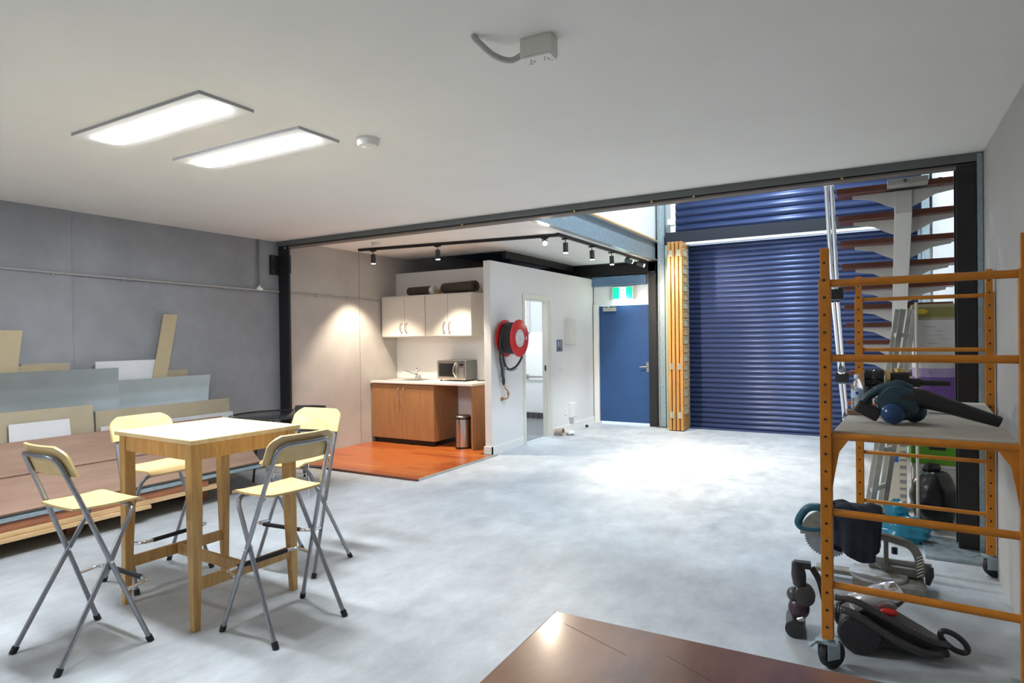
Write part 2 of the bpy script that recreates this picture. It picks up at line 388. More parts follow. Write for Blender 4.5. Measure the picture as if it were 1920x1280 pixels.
obj('base_plate', MB().box(.27, .60, 4.9, 5.40, 0, .02), GALV, cr, bevel=.003)
cd = column('steel_column', 'black steel column at the handle side of the blue door', [(-3.205, -3.08, 9.98, 10.10, 0, 2.70)], BLACKST)
beam = thing('steel_beam', 'dark grey steel beam along the edge of the main ceiling', 'beam', (0, 0, 0))
obj('face', MB().box(XL+.01, XR-.005, 5.155, 5.172, 2.614, 2.70), mat('grey_green_steel', (.14, .15, .145), .5, var=.15), beam)
obj('bottom_flange', MB().box(XL+.01, .62, 5.176, 5.29, 2.592, 2.606), mat('brown_grey_steel', (.17, .145, .125), .5, var=.15), beam)  # kitchen light on the underside is put into this lighter brown
obj('web', MB().box(XL+.01, XR, 5.19, 5.27, 2.606, 2.79), BLACKST, beam)
for x in (-3.55, -2.33, -1.62, -1.27, -.205):
    obj('clip', MB().cbox((x, 5.168, 2.606), (.016, .02, .014)), BRASS, beam, bevel=.003)
gb = thing('galvanised_beam', 'galvanised steel channel beam along the kitchen ceiling edge', 'beam')
g = MB(); g.box(-3.11, -3.095, 5.29, 10.02, 2.712, 2.995); g.box(-3.13, -3.05, 5.29, 10.02, 2.700, 2.712); g.box(-3.13, -3.05, 5.29, 10.02, 2.985, 2.997)
obj('channel', g, GALV, gb)
obj('timber_edge', MB().box(-3.15, -3.045, 5.29, 10.02, 2.999, 3.022), PINE, gb)
bd = thing('steel_beam', 'black steel beam above the blue door head', 'beam')
obj('flange', MB().box(XL, -3.08, 9.93, 10.1, 2.505, 2.525), BLACKST, bd); obj('web', MB().box(XL, -3.08, 9.98, 10.05, 2.525, 2.69), BLACKST, bd)
obj('flange', MB().box(XL, -3.08, 9.93, 10.1, 2.675, 2.695), BLACKST, bd)
tag(obj('steel_beam', MB().box(-4.56, -4.5, 7.62, 9.93, 2.60, 2.74), BLACKST), 'dark red-brown steel angle along the ceiling edge over the partition', 'beam')
for k, x in enumerate((-5.9, -5.3, -4.75)):
    tag(obj('roof_purlin', MB().box(x, x+.06, 7.65, YF-.05, 2.80, 3.01).box(x, x+.12, 7.65, YF-.05, 2.80, 2.815), mat('blue_grey_steel', (.16, .25, .36), .4, .4)),  # blue in the colour imitates bluish light reflected by dark steel
        ['bluish steel purlin over the wash room nearest the concrete wall', 'bluish steel purlin over the middle of the wash room', 'bluish steel purlin over the wash room nearest the hose reel wall'][k], 'purlin')
gp = thing('galvanised_post', 'tall spangled galvanised post between blue door and folded timber doors', 'post')
g = MB(); g.box(-3.045, -3.03, 9.98, 10.10, 0, 6.0); g.box(-3.03, -2.935, 10.0, 10.012, 0, 6.0); g.box(-2.95, -2.935, 9.98, 10.10, 0, 6.0)
obj('channel', g, GALV, gp); obj('base_plate', MB().box(-3.07, -2.932, 9.93, 10.11, 0, .012), DARKGREY, gp)
ga = thing('steel_angle', 'narrow greenish steel angle beside the folded timber doors', 'post')
GREENST = mat('green_galvanised', (.33, .43, .34), .5, .3)
obj('angle', MB().box(-2.925, -2.88, 9.95, 9.965, 0, 2.93).box(-2.925, -2.915, 9.95, 10.1, 0, 2.93), GREENST, ga)
for z in (1.1, 1.9): obj('spacer', MB().box(-2.88, -2.80, 9.95, 9.965, z, z+.03), PALET, ga)
tag(obj('steel_channel', MB().box(.588, .600, 5.15, 5.24, 0, 2.66).box(.600, .618, 5.15, 5.162, 0, 2.66).box(.588, .618, 5.228, 5.24, 0, 2.66), GALV), 'slim galvanised channel between black column and grey right wall', 'post')

# ------------------------------------------------------------------ roller shutter
rs = thing('roller_shutter', 'blue ribbed roller shutter closing the large front opening', 'shutter', (0, 0, 0))
def slat_mesh(pitch, x0, x1, depth):
    prof = [(0, 0), (-depth*.35, pitch*.10), (-depth, pitch*.32), (-depth, pitch*.50), (-depth*.35, pitch*.76), (0, pitch*.84), (0, pitch)]
    vs = [(x0, p[0], p[1]) for p in prof]+[(x1, p[0], p[1]) for p in prof]; n = len(prof)
    mb = MB(); mb.add(vs, [(i, n+i, n+i+1, i+1) for i in range(n-1)])
    me = bpy.data.meshes.new('slat'); me.from_pydata(mb.v, [], mb.f)
    bm = bmesh.new(); bm.from_mesh(me)
    bmesh.ops.solidify(bm, geom=list(bm.faces), thickness=.002); bm.to_mesh(me); bm.free()
    me.materials.append(BLUESH); me.shade_smooth()
    return me
sm = slat_mesh(.0775, -2.57, .50, .022)
for k in range(37): obj('slat', sm, BLUESH, rs, loc=(0, 10.06, .03+k*.0775))
obj('bottom_rail', MB().box(-2.57, .50, 10.035, 10.08, .004, .032), BLUESH, rs)
obj('guide', MB().box(-2.60, -2.565, 10.03, 10.11, 0, 2.9), GALV, rs); obj('guide', MB().box(.495, .53, 10.03, 10.11, 0, 2.9), GALV, rs)
ru = thing('ribbed_panel', 'blue ribbed sheet panel above the black lintel', 'cladding')
um = slat_mesh(.118, -2.765, XR+.02, .03)
for k in range(20): obj('rib', um, BLUESH, ru, loc=(0, 10.07, 3.13+k*.118))
obj('edge_trim', MB().box(-2.84, -2.765, 10.02, 10.10, 3.1, 5.6), GLOSSW, ru)
obj('bracket', MB().box(-2.87, -2.76, 10.0, 10.02, 3.25, 3.29).box(-2.87, -2.84, 9.96, 10.02, 3.25, 3.34), GLOSSW, ru)
ln = thing('lintel_beam', 'black steel lintel between the lower and upper blue shutters', 'beam')
obj('web', MB().box(-2.905, XR+.02, 9.93, 10.02, 2.945, 3.12), mat('matt_black_lintel', (.012, .014, .022), .75), ln, bevel=.004)
obj('light_strip', MB().box(-2.80, XR+.02, 9.935, 10.0, 2.905, 2.944), GLOSSW, ln, label='white flat bar under the lintel')

# ------------------------------------------------------------------ blue door and frame
dr = thing('door_1', 'blue flush entry door under the green exit sign', 'door', (0, 0, 0)); dr['kind'] = 'structure'
obj('door_leaf', MB().box(-4.095, -3.20, 10.06, 10.10, .035, 1.995), BLUEDOOR, dr, bevel=.003)
obj('jamb', MB().box(-4.19, -4.10, 10.02, 10.12, 0, 2.02), GLOSSW, dr, bevel=.004)
obj('head_panel', MB().box(-4.19, -3.17, 10.05, 10.12, 2.0, 2.33), WHITE2, dr, bevel=.004)
cls = obj('door_closer', MB().box(-4.01, -3.78, 10.005, 10.06, 1.90, 1.965), ALU, dr, bevel=.006)
obj('closer_arm', MB().box(-4.01, -3.80, 10.02, 10.045, 1.978, 1.99).cyl((-3.92, 10.03, 1.96), (-3.92, 10.03, 1.99), .012, 10), ALU, cls)
hp = obj('handle_plate', MB().box(-3.275, -3.23, 10.045, 10.06, .885, 1.05), STAINLESS, dr, bevel=.004)
obj('lever', MB().tube(fillet([(-3.25, 10.05, .975), (-3.25, 9.995, .975), (-3.37, 9.995, .97)], .02), .010, 8), STAINLESS, hp, True)
tag(obj('steel_channel', MB().box(-4.2, -3.26, 10.03, 10.045, 2.34, 2.47).box(-4.2, -3.26, 9.985, 10.045, 2.47, 2.482).box(-4.2, -3.26, 9.985, 10.045, 2.335, 2.345), mat('blue_grey_channel', (.20, .34, .52), .35, .45)), 'bluish steel channel right above the white door head', 'channel')
ex = thing('exit_sign', 'green illuminated exit sign above the blue door', 'sign', (-3.655, 10.0, 2.20))
obj('housing', MB().box(-.185, .185, 0, .05, -.105, .11), GLOSSW, ex, bevel=.006)
GRE = mat('exit_green', (.0, .42, .22), .4, emit=(.0, .40, .19), estr=.8)
WHE = mat('exit_white', (1, 1, 1), .4, emit=(.85, 1, .93), estr=2.0)
obj('panel', MB().box(-.17, .17, -.004, .001, -.095, .095), GRE, ex)
obj('doorway_symbol', MB().box(-.052, .06, -.007, -.003, -.09, .09), WHE, ex)
man = MB(); man.cyl((.012, -.0095, .052), (.012, -.006, .052), .014, 12)
for a, b, w in [((.004, .036), (-.004, -.012), .011), ((-.004, -.012), (.022, -.036), .007), ((.022, -.036), (.018, -.068), .006), ((-.004, -.012), (-.018, -.045), .007), ((-.018, -.045), (-.042, -.05), .006), ((.004, .032), (.028, .012), .005), ((.004, .032), (-.024, .02), .005)]:
    man.tube([(a[0], -.008, a[1]), (b[0], -.008, b[1])], w*.55, 6)
obj('running_figure', man, GRE, ex)
light('exit_glow', 'POINT', ex, (0.02, -.10, -.10), 2.2, (.75, 1, .9), .06)

# ------------------------------------------------------------------ folded timber doors
bf = thing('bifold_doors', 'stack of four folded timber doors with glass lattice beside the shutter', 'folding door', (0, 0, 0))
for k in range(4):
    x0 = -2.795+k*.0605
    lf = obj('door_leaf', MB().box(x0, x0+.045, 9.66, 10.02, .012, 2.93), LEAF, bf, bevel=.004)
    if k == 3:
        for j in range(19):
            z = .26+j*.136
            obj('lattice_pane', MB().box(x0+.045, x0+.051, 9.72, 9.96, z, z+.115).box(x0+.051, x0+.058, 9.82, 9.85, z, z+.115).box(x0+.051, x0+.060, 9.72, 9.96, z+.10, z+.115), PALET if j % 2 else mat('lattice_timber', (.50, .44, .30), .5), lf)
for z in (.25, 1.0, 2.75):
    for x in (-2.742, -2.621):
        hg = obj('hinge', MB().box(x-.030, x+.030, 9.652, 9.661, z-.05, z+.05).cyl((x, 9.652, z-.05), (x, 9.652, z+.05), .008, 8), mat('hinge_nickel', (.62, .56, .42), .3, .8), bf)
# ------------------------------------------------------------------ partition wall fittings
hr = thing('fire_hose_reel', 'red fire hose reel with black hose on the white partition wall', 'hose reel', (-4.21, 7.0, 1.47))
Rx = Matrix.Rotation(PI/2, 4, 'Y')     # lathe axis z -> +x
def disc(x, r, th, hole=0): return MB().lathe([(r*.97, x), (r, x+th*.3), (r, x+th*.7), (r*.97, x+th)], 40, Rx)
obj('back_disc', disc(.05, .24, .012), RED, hr, True); fd = obj('front_disc', disc(.255, .24, .014), RED, hr, True)
obj('hub', MB().lathe([(.05, 0), (.05, .05), (.11, .055), (.11, .255)], 24, Rx), RED, hr, True)
obj('centre_label', MB().lathe([(.112, .2695), (.112, .2715)], 32, Rx), PAPER, fd, label='round white instruction label')
lines = MB()
for k in range(14):
    a = k*2*PI/14+.1
    for rr in (.095, .08): lines.cbox((.2722, math.cos(a)*rr, math.sin(a)*rr), (.001, .016, .010), None)
for k in range(5): lines.cbox((.2722, 0, .035-.018*k), (.001, .07-.01*abs(k-2), .006))
obj('label_print', lines, mat('grey_print', (.25, .25, .26), .7), fd)
obj('white_mark', MB().cbox((.2700, .175, 0), (.001, .018, .045)).cbox((.2700, .14, .005), (.001, .012, .015)), PAPER, fd)
coil = MB()
HOSE = mat('black_hose', (.018, .018, .02), .45)
for layer, R0 in ((0, .135), (1, .163), (2, .19)):
    pts = []
    turns = 6
    for i in range(turns*20+1):
        a = 2*PI*i/20; t = i/(turns*20.0); x = .085+.15*t if layer % 2 == 0 else .235-.15*t
        rr = R0+(.008*math.sin(3*a+layer) if layer == 2 else 0)
        pts.append((x, math.cos(a)*rr, math.sin(a)*rr))
    coil.tube(pts, .0145, 8)
obj('hose', coil, HOSE, hr, True)
obj('hose_loop', MB().tube(spline([(.10, -.19, .03), (.09, -.20, -.12), (.07, -.16, -.28), (.06, -.10, -.40), (.05, -.07, -.50), (.045, -.05, -.56)]), .0145, 8).tube(spline([(.23, .13, -.16), (.22, .12, -.26), (.18, .06, -.36), (.13, -.02, -.40), (.11, -.09, -.36), (.10, -.13, -.26), (.10, -.17, -.12)]), .0145, 8), HOSE, hr, True)
ng = obj('hose_guide', MB().tube(spline([(.012, .0, -.40), (.08, -.02, -.40), (.12, -.12, -.375)]), .009, 8).tube(spline([(.06, .0, -.40), (.12, .04, -.42), (.13, .16, -.40)]), .009, 8).box(0.001, .012, -.05, .05, -.5, -.25), GALV, hr, True)
obj('nozzle', MB().tube([(.045, -.05, -.50), (.045, -.045, -.56), (.045, -.04, -.60)], [.02, .022, .015], 10), BLACKP, hr, True)
obj('copper_pipe', MB().tube(spline([(.045, -.04, -.60), (.045, .0, -.65), (.05, .05, -.69), (.05, .06, -.76), (.04, .02, -.785), (.01, -.02, -.785)]), .010, 8), COPPER, hr, True)
obj('valve', MB().cyl((.05, .06, -.70), (.05, .06, -.745), .016, 10).cyl((.0, -.03, -.785), (.02, -.03, -.785), .025, 12), COPPER, hr, True)
# sign, switch, boxes
sg = thing('washroom_sign', 'small grey braille sign beside the wash room doorway', 'sign', (-4.21, 8.715, 1.35))
obj('plate', MB().box(0, .004, -.105, .105, -.095, .09), mat('sign_grey', (.28, .29, .29), .4, .3), sg, bevel=.001)
sy = MB(); sy.box(.004, .006, -.085, -.005, -.02, .08)
obj('blue_field', sy, mat('sign_blue', (.05, .10, .36), .5), sg)
fig = MB(); fig.cyl((.006, -.045, .062), (.008, -.045, .062), .011, 10); fig.box(.006, .008, -.062, -.028, .01, .048); fig.box(.006, .008, -.057, -.047, -.015, .01); fig.box(.006, .008, -.043, -.033, -.015, .01)
obj('figure', fig, PAPER, sg); obj('lettering', MB().box(.004, .0055, -.075, .05, -.05, -.038).box(.004, .0055, -.075, .03, -.075, -.062), mat('sign_ink', (.03, .03, .05), .6), sg)
sw = thing('light_switch', 'white double light switch plate on the partition wall', 'switch', (-4.21, 8.82, .975))
obj('plate', MB().box(0, .008, -.09, .09, -.045, .045), GLOSSW, sw, bevel=.003)
for y in (-.035, .035): obj('rocker', MB().box(.008, .014, y-.014, y+.014, -.02, .02), WHITE2, sw, bevel=.002)
eb = thing('meter_box', 'cream switchboard box mounted high on the partition wall', 'box', (-4.21, 9.0, 1.545))
obj('body', MB().box(0, .10, -.11, .11, -.19, .19), CABW, eb, bevel=.008); obj('lid', MB().box(.10, .112, -.10, .10, -.18, .0), CABW, eb, bevel=.004)
ob_ = thing('outlet_box', 'white plastic box low on the partition wall', 'box', (-4.21, 9.1, .32))
obj('body', MB().box(0, .07, -.075, .075, -.115, .115), GLOSSW, ob_, bevel=.008); obj('lid', MB().box(.07, .078, -.06, .06, -.10, .10), WHITE2, ob_, bevel=.003)
so = thing('power_outlet', 'small white power outlet left of the low white box', 'outlet', (-4.21, 8.9, .31))
obj('plate', MB().box(0, .008, -.035, .035, -.055, .055), GLOSSW, so, bevel=.003); obj('rocker', MB().box(.008, .012, -.012, .012, .015, .04), WHITE2, so)
rag = MB().ball((0, 0, .03), .1, 18, (.75, .75, .35), fn=lambda d: 1+.22*math.sin(7*d.x+3*d.y)*math.cos(5*d.y))
tag(obj('crumpled_paper', rag, PAPER, None, True, loc=(-4.0, 8.62, .005)), 'crumpled white paper on the floor by the wash room door frame', 'paper')
tag(obj('paper_cup', MB().lathe([(.045, 0), (.055, .11), (.05, .11), (.042, .006)], 20, Matrix.Rotation(PI/2, 4, 'Y')), mat('beige_card', (.45, .36, .28), .8), None, True, loc=(-4.17, 8.50, .06)), 'beige paper cup lying against the wash room door frame', 'cup')
tag(obj('door_stop', MB().lathe([(.025, 0), (.025, .03), (.018, .04)], 14), RUBBER, None, True, loc=(-4.10, 9.48, 0)), 'small black rubber door stop on the floor near the blue door', 'door stop')

# ------------------------------------------------------------------ kitchen
tf = thing('timber_floor', 'glossy red-orange timber plank floor of the kitchen nook', 'floor'); tf['kind'] = 'structure'
base_cols = [(.46, .115, .022), (.40, .090, .018), (.52, .145, .03), (.36, .075, .016), (.44, .12, .028)]
PLK = [mat('jarrah_plank_%d' % i, c, .3, col2=tuple(x*.72 for x in c), vscale=4, stretch=(.8, 9, 1), coat=.25) for i, c in enumerate(base_cols)]
obj('underlay', MB().box(XL, -4.135, 5.135, 6.71, 0, .008).box(XL, -4.33, 6.71, 7.32, 0, .008), DARKGREY, tf)
y = 5.14; row = 0
pm = {}
while y < 7.30:
    xe = -4.14 if y < 6.60 else -4.33
    x = XL+.003; first = [.55, .95, .3, .75, 1.1][row % 5]
    while x < xe-.005:
        L = first if x < XL+.01 else [.9, 1.1, .8][(row*2) % 3]
        x1 = min(x+L, xe)
        if x1-x > .05:
            obj('plank', MB().box(x+.001, x1-.001, y+.0012, y+.1208, .008, .020), PLK[random.randrange(5)], tf, bevel=.0012)
        x = x1
    y += .122; row += 1
obj('edge_strip', MB().box(XL, -4.12, 5.118, 5.138, 0, .022), JARRAH, tf); obj('edge_strip', MB().box(-4.138, -4.118, 5.138, 6.71, 0, .020), ALU, tf)

bc = thing('base_cabinet', 'brown laminate sink cabinet with two doors under the white benchtop', 'cabinet', (0, 0, 0))
obj('body', MB().box(-6.245, -5.14, 6.775, 7.31, .09, .855), LAMINATE, bc); obj('toe_kick', MB().box(-6.245, -5.18, 6.82, 7.30, .02, .09), BLACKP, bc)
for x0, x1, hx in ((-6.243, -5.693, -5.735), (-5.689, -5.141, -5.647)):
    d = obj('door', MB().box(x0, x1, 6.755, 6.774, .092, .845), LAMINATE, bc, bevel=.0015)
    obj('handle', MB().tube(fillet([(hx, 6.755, .80), (hx, 6.728, .80), (hx, 6.728, .66), (hx, 6.755, .66)], .012), .006, 8), CHROME, d, True)
ep = tag(obj('end_panel', MB().box(-4.555, -4.532, 6.775, 7.32, .02, .855), LAMINATE, bevel=.001), 'brown laminate end panel standing right of the pedal bin', 'panel')
tag(obj('benchtop', MB().box(-6.25, -4.50, 6.735, 7.325, .857, .890), STONE, bevel=.006), 'white kitchen benchtop over the brown cabinet', 'benchtop')
sk = thing('kitchen_sink', 'stainless inset sink in the white benchtop', 'sink', (-5.88, 7.07, .890))
s_ = MB(); s_.box(-.36, .36, -.21, -.16, 0, .006); s_.box(-.36, .36, .16, .21, 0, .006); s_.box(-.36, -.30, -.16, .16, 0, .006); s_.box(.02, .36, -.16, .16, 0, .006)
obj('rim', s_, STAINLESS, sk, bevel=.002)
obj('bowl', MB().box(-.30, .02, -.16, .16, -.03, -.02), STAINLESS, sk)
rg = MB()
for k in range(6): rg.cbox((.19, -.12+k*.048, .008), (.28, .012, .005))
obj('drainer_ridges', rg, STAINLESS, sk)
fa = thing('kitchen_tap', 'chrome mixer tap behind the sink', 'tap', (-5.83, 7.26, .890))
obj('body', MB().lathe([(.028, 0), (.026, .02), (.02, .03), (.02, .10), (.025, .12), (.012, .14)], 18), CHROME, fa, True)
obj('spout', MB().tube(spline([(0, -.01, .06), (-.08, -.04, .09), (-.17, -.08, .12), (-.20, -.09, .115)]), .010, 8), CHROME, fa, True)
obj('lever', MB().tube([(0, 0, .13), (.0, .0, .16), (.03, -.03, .165)], .007, 8), CHROME, fa, True)
mw = thing('microwave', 'stainless microwave oven on the benchtop', 'microwave', (-5.045, 7.03, .890))
obj('body', MB().box(-.235, .235, .015, .285, .018, .285), mat('microwave_grey_side', (.16, .18, .185), .45, .4), mw, bevel=.004)
for x in (-.2, .2):
    for y_ in (.04, .25): obj('foot', MB().cyl((x, y_, 0), (x, y_, .02), .014, 10), BLACKP, mw)
dd = obj('door', MB().box(-.235, .10, 0, .015, .02, .283), STAINLESS, mw, bevel=.003)
obj('window', MB().box(-.205, .055, -.003, .001, .065, .245), GLASSB, dd)
obj('handle', MB().tube(spline([(.085, .0, .055), (.068, -.03, .10), (.062, -.038, .155), (.068, -.03, .21), (.085, 0, .255)]), .010, 8), STAINLESS, dd, True)
cp = obj('control_panel', MB().box(.10, .235, 0, .015, .02, .283), STAINLESS, mw, bevel=.003)
obj('display', MB().box(.145, .20, -.002, .001, .215, .24), GLASSB, cp)
bt = MB()
for i in range(3):
    for j in range(6): bt.cbox((.147+i*.022, -.001, .175-j*.022), (.014, .004, .012))
obj('buttons', bt, mat('button_grey', (.25, .25, .26), .5), cp)
cord = MB().tube(spline([(-4.80, 7.28, .92), (-4.74, 7.20, .899), (-4.66, 7.16, .897), (-4.60, 7.22, .899), (-4.57, 7.29, .93), (-4.57, 7.31, 1.0)]), .006, 6).box(-4.60, -4.55, 7.22, 7.27, .892, .93)
obj('power_cord', cord, BLACKP, mw, True, loc=(5.045, -7.03, -.890))
pb = thing('pedal_bin', 'stainless steel pedal bin under the benchtop', 'bin', (-4.765, 6.90, .021))
obj('bin_body', MB().lathe([(.105, .02), (.105, .385), (.10, .39)], 32), STAINLESS, pb, True); obj('base_ring', MB().lathe([(.108, 0), (.108, .022)], 32), BLACKP, pb, True)
obj('collar', MB().lathe([(.107, .388), (.107, .41)], 32), BLACKP, pb, True); obj('lid', MB().lathe([(.108, .41), (.108, .422), (.09, .438), (.03, .445)], 32), STAINLESS, pb, True)
obj('pedal', MB().box(-.035, .035, -.145, -.10, .008, .022), BLACKP, pb, bevel=.005); obj('hinge_handle', MB().tube(spline([(.105, -.02, .39), (.135, .03, .36), (.12, .06, .33)]), .008, 6), BLACKP, pb, True)
# upper cabinets
for k, (x0, x1) in enumerate(((-6.235, -5.442), (-5.438, -4.665))):
    uc = thing('wall_cabinet', ['cream wall cabinet with two doors next to the concrete wall', 'cream wall cabinet with two doors above the microwave'][k], 'cabinet')
    obj('body', MB().box(x0, x1, 6.995, 7.328, 1.50, 2.095), CABW, uc, bevel=.0015)
    xm = (x0+x1)/2+(.03 if k == 0 else 0.0)
    for a, b, hx in ((x0+.004, xm-.0025, xm-.045), (xm+.0025, x1-.004, xm+.045)):
        d = obj('door', MB().box(a, b, 6.975, 6.994, 1.515, 2.08), CABW, uc, bevel=.0015)
        obj('handle', MB().tube(spline([(hx, 6.975, 1.705), (hx-.012, 6.95, 1.68), (hx-.018, 6.944, 1.635), (hx-.012, 6.95, 1.59), (hx, 6.975, 1.565)]), .006, 8), SATIN, d, True)
def carpet_roll(label, a, b, r, spiral_end):
    a = Vector(a); b = Vector(b); d = (b-a); L = d.length
    M = Matrix.Translation(a) @ d.to_track_quat('Z', 'Y').to_matrix().to_4x4()
    t = thing('carpet_roll', label, 'carpet', (0, 0, 0), group='carpet rolls on the wall cabinets')
    pts = []
    n = 90
    for i in range(n+1):
        an = i/n*2*PI*3.6; rr = r*(.28+.72*i/n); pts.append((math.cos(an)*rr, math.sin(an)*rr))
    def fn(u, v):
        i = min(int(u*n), n); return M @ Vector((pts[i][0], pts[i][1], v*L))
    obj('roll', MB().sheet(fn, n, 2, r*.13), CARPET, t, True)
    return t
c1 = carpet_roll('slim dark brown carpet roll on the left wall cabinet', (-5.86, 7.16, 2.162), (-5.45, 7.13, 2.162), .062, 1)
c2 = carpet_roll('thick dark brown carpet roll on the cabinet above the microwave', (-5.27, 7.21, 2.178), (-4.66, 7.08, 2.178), .078, 1)
wt = MB().tube([(-5.44, 7.13, 2.160), (-5.37, 7.125, 2.160)], .06, 20)
tag(obj('tape_roll', wt, PAPER, None, True), 'white roll of lining between the two carpet rolls', 'roll')
tag(obj('kraft_tube', MB().tube([(-5.362, 7.14, 2.135), (-5.285, 7.12, 2.135)], .036, 16), mat('kraft_card', (.36, .27, .16), .8), None, True), 'short beige cardboard tube by the thick carpet roll', 'tube')

# ------------------------------------------------------------------ ceiling fittings
EML = mat('led_diffuser', (1, 1, 1), .5, emit=(.90, .95, 1.0), estr=LED_PANEL)
def led_panel(label, cx, cy, group):
    t = thing('ceiling_light', label, 'light', (cx, cy, HC), 0, group)
    obj('housing', MB().box(-.588, .588, -.150, .150, -.016, -.012), WHITE, t)
    fr = MB(); fr.box(-.590, .590, -.152, -.146, -.0155, 0); fr.box(-.590, .590, .146, .152, -.0155, 0); fr.box(-.590, -.584, -.146, .146, -.0155, 0); fr.box(.584, .590, -.146, .146, -.0155, 0)
    obj('frame', fr, mat('lamp_frame_grey', (.42, .43, .45), .5), t)  # grey of the rim stands for shade on its backlit sides
    prof = [(-.070, -.016), (-.069, -.019), (-.055, -.022), (.055, -.022), (.069, -.019), (.070, -.016)]
    d = MB(); vs = []
    for x, s in ((-.525, .75), (-.50, 1), (.50, 1), (.525, .75)):
        for p in prof: vs.append((x, p[0]*s, p[1]))
    n = len(prof); fs = []
    for i in range(3):
        for k in range(n): fs.append((i*n+k, i*n+(k+1) % n, (i+1)*n+(k+1) % n, (i+1)*n+k))
    fs.append(tuple(range(n))); fs.append(tuple(3*n+k for k in range(n)))
    d.add(vs, fs); obj('diffuser', d, EML, t)
    return t
led_panel('long LED ceiling light nearer the camera', -3.355, 1.995, 'LED ceiling lights')
led_panel('long LED ceiling light farther from the camera, next to smoke detector', -3.355, 2.59, 'LED ceiling lights')
led_panel('long LED ceiling light behind the camera', -4.6, -1.4, 'LED ceiling lights')  # extra panel added out of view to brighten the near room
def detector(label, loc, r):
    t = thing('smoke_detector', label, 'detector', loc)
    obj('base', MB().lathe([(r*.9, -.012), (r, -.010), (r, 0)], 28), GLOSSW, t, True)
    obj('cover', MB().lathe([(r*.5, -.05), (r*.85, -.045), (r*.95, -.03), (r*.95, -.012)], 28), GLOSSW, t, True)
    obj('sensor_ring', MB().lathe([(r*.3, -.056), (r*.5, -.05)], 20), WHITE, t, True)
detector('round white smoke detector on the main ceiling', (-2.6, 2.81, HC), .068)
detector('small white smoke detector on the kitchen ceiling', (-5.44, 6.0, KC), .06)
po = thing('ceiling_outlet', 'white double power outlet box hanging from the ceiling', 'outlet', (-1.155, 2.235, HC), math.radians(4))
obj('box', MB().box(-.068, .068, -.036, .036, -.075, 0), CABW, po, bevel=.006)
fp = obj('face_plate', MB().box(-.062, .062, -.034, .034, -.083, -.075), GLOSSW, po, bevel=.003)
sl = MB()
for x in (-.03, .03):
    for dx, dy, a in ((-.008, .006, .5), (.008, .006, -.5), (0, -.010, 0)): sl.cbox((0, 0, 0), (.003, .008, .002), Matrix.Translation((x+dx, dy, -.0835)) @ Matrix.Rotation(a, 4, 'Z'))
obj('sockets', sl, BLACKP, fp); obj('rocker_switch', MB().box(-.05, -.035, .018, .028, -.087, -.083).box(.035, .05, .018, .028, -.087, -.083), WHITE, fp)
pts = spline([(-.065, .0, -.045), (-.12, -.01, -.065), (-.17, -.06, -.055), (-.205, -.13, -.02), (-.215, -.15, .0)], 14)
obj('flex_conduit', MB().tube(pts, [.0115+(.0015 if i % 2 else 0) for i in range(len(pts))], 10), mat('grey_flex', (.50, .50, .48), .5), po, True)

# track lighting
def track(label, a, b):
    t = thing('lighting_track', label, 'track', (0, 0, 0)); a = Vector(a); b = Vector(b)
    d = (b-a).normalized(); n = Vector((-d.y, d.x, 0))*.018
    mb = MB(); vs = []
    for p in (a, b):
        for s in (-1, 1):
            for z in (0, -.034): vs.append(p+n*s+Vector((0, 0, z)))
    mb.add(vs, [(0, 1, 3, 2), (4, 6, 7, 5), (0, 2, 6, 4), (1, 5, 7, 3), (0, 4, 5, 1), (2, 3, 7, 6)])
    obj('rail', mb, BLACKST, t); obj('end_cap', MB().cbox((a.x, a.y, a.z-.017), (.04, .04, .036)), BLACKP, t, bevel=.004)
track('black lighting track running across the kitchen ceiling', (-6.0, 6.30, KC-.002), (-3.22, 6.70, KC-.002))
track('black lighting track along the galvanised beam', (-3.22, 6.66, KC-.002), (-3.20, 9.85, KC-.002))
LENS = mat('spot_lens_glow', (1, 1, 1), .3, emit=(1, .93, .82), estr=18)
LENSOFF = mat('spot_lens_dark', (.2, .2, .2), .2)
def spot(label, x, y, direction, power, ang=62, lens=LENS, beam=None, blend=1.0):
    t = thing('track_spotlight', label, 'spotlight', (x, y, KC-.036), 0, 'track spotlights')
    obj('adapter', MB().box(-.045, .045, -.014, .014, -.016, 0), BLACKP, t, bevel=.003)
    obj('stem', MB().cyl((0, 0, -.014), (0, 0, -.055), .006, 8), BLACKP, t)
    d = Vector(direction).normalized(); q = d.to_track_quat('-Z', 'Y').to_matrix().to_4x4()
    down = d.z < -.8
    M = Matrix.Translation((0, 0, -.055)) @ q
    z1 = 0 if down else .06
    obj('body', MB().lathe([(.028, z1-.118), (.031, z1-.112), (.031, z1-.004), (.028, z1)], 24, M), DARKGREY if not down else mat('matt_black_lamp', (.035, .033, .035), .45), t, True)
    obj('lens', MB().lathe([(.0265, z1-.1235), (.0265, z1-.117)], 20, M), lens, t, True)
    if power: light('spot_light', 'SPOT', t, (M @ Vector((0, 0, z1-.135))), power, WARM, .025, (Vector(beam).to_track_quat('-Z', 'Y') if beam else q).to_euler(), math.radians(ang), blend)
    return t
spot('black track spotlight nearest the concrete wall', -5.79, 6.33, (-.04, .03, -1), SPOT_W*1.25, 84, blend=.55)
spot('black track spotlight above the wall cabinets', -4.83, 6.47, (.0, .03, -1), SPOT_W*1.25, 80, blend=.55)
spot('glaring track spotlight turned towards the camera', -3.40, 6.672, (.46, -.84, -.36), SPOT_W*.5, 70)
spot('track spotlight hanging just past the track corner', -3.218, 6.86, (.03, .0, -1), SPOT_W*1.9, 82, beam=(.80, -.10, -1))
spot('second downward track spotlight along the galvanised beam', -3.214, 7.66, (.04, .03, -1), SPOT_W*1.9, 86, beam=(.78, -.20, -1))
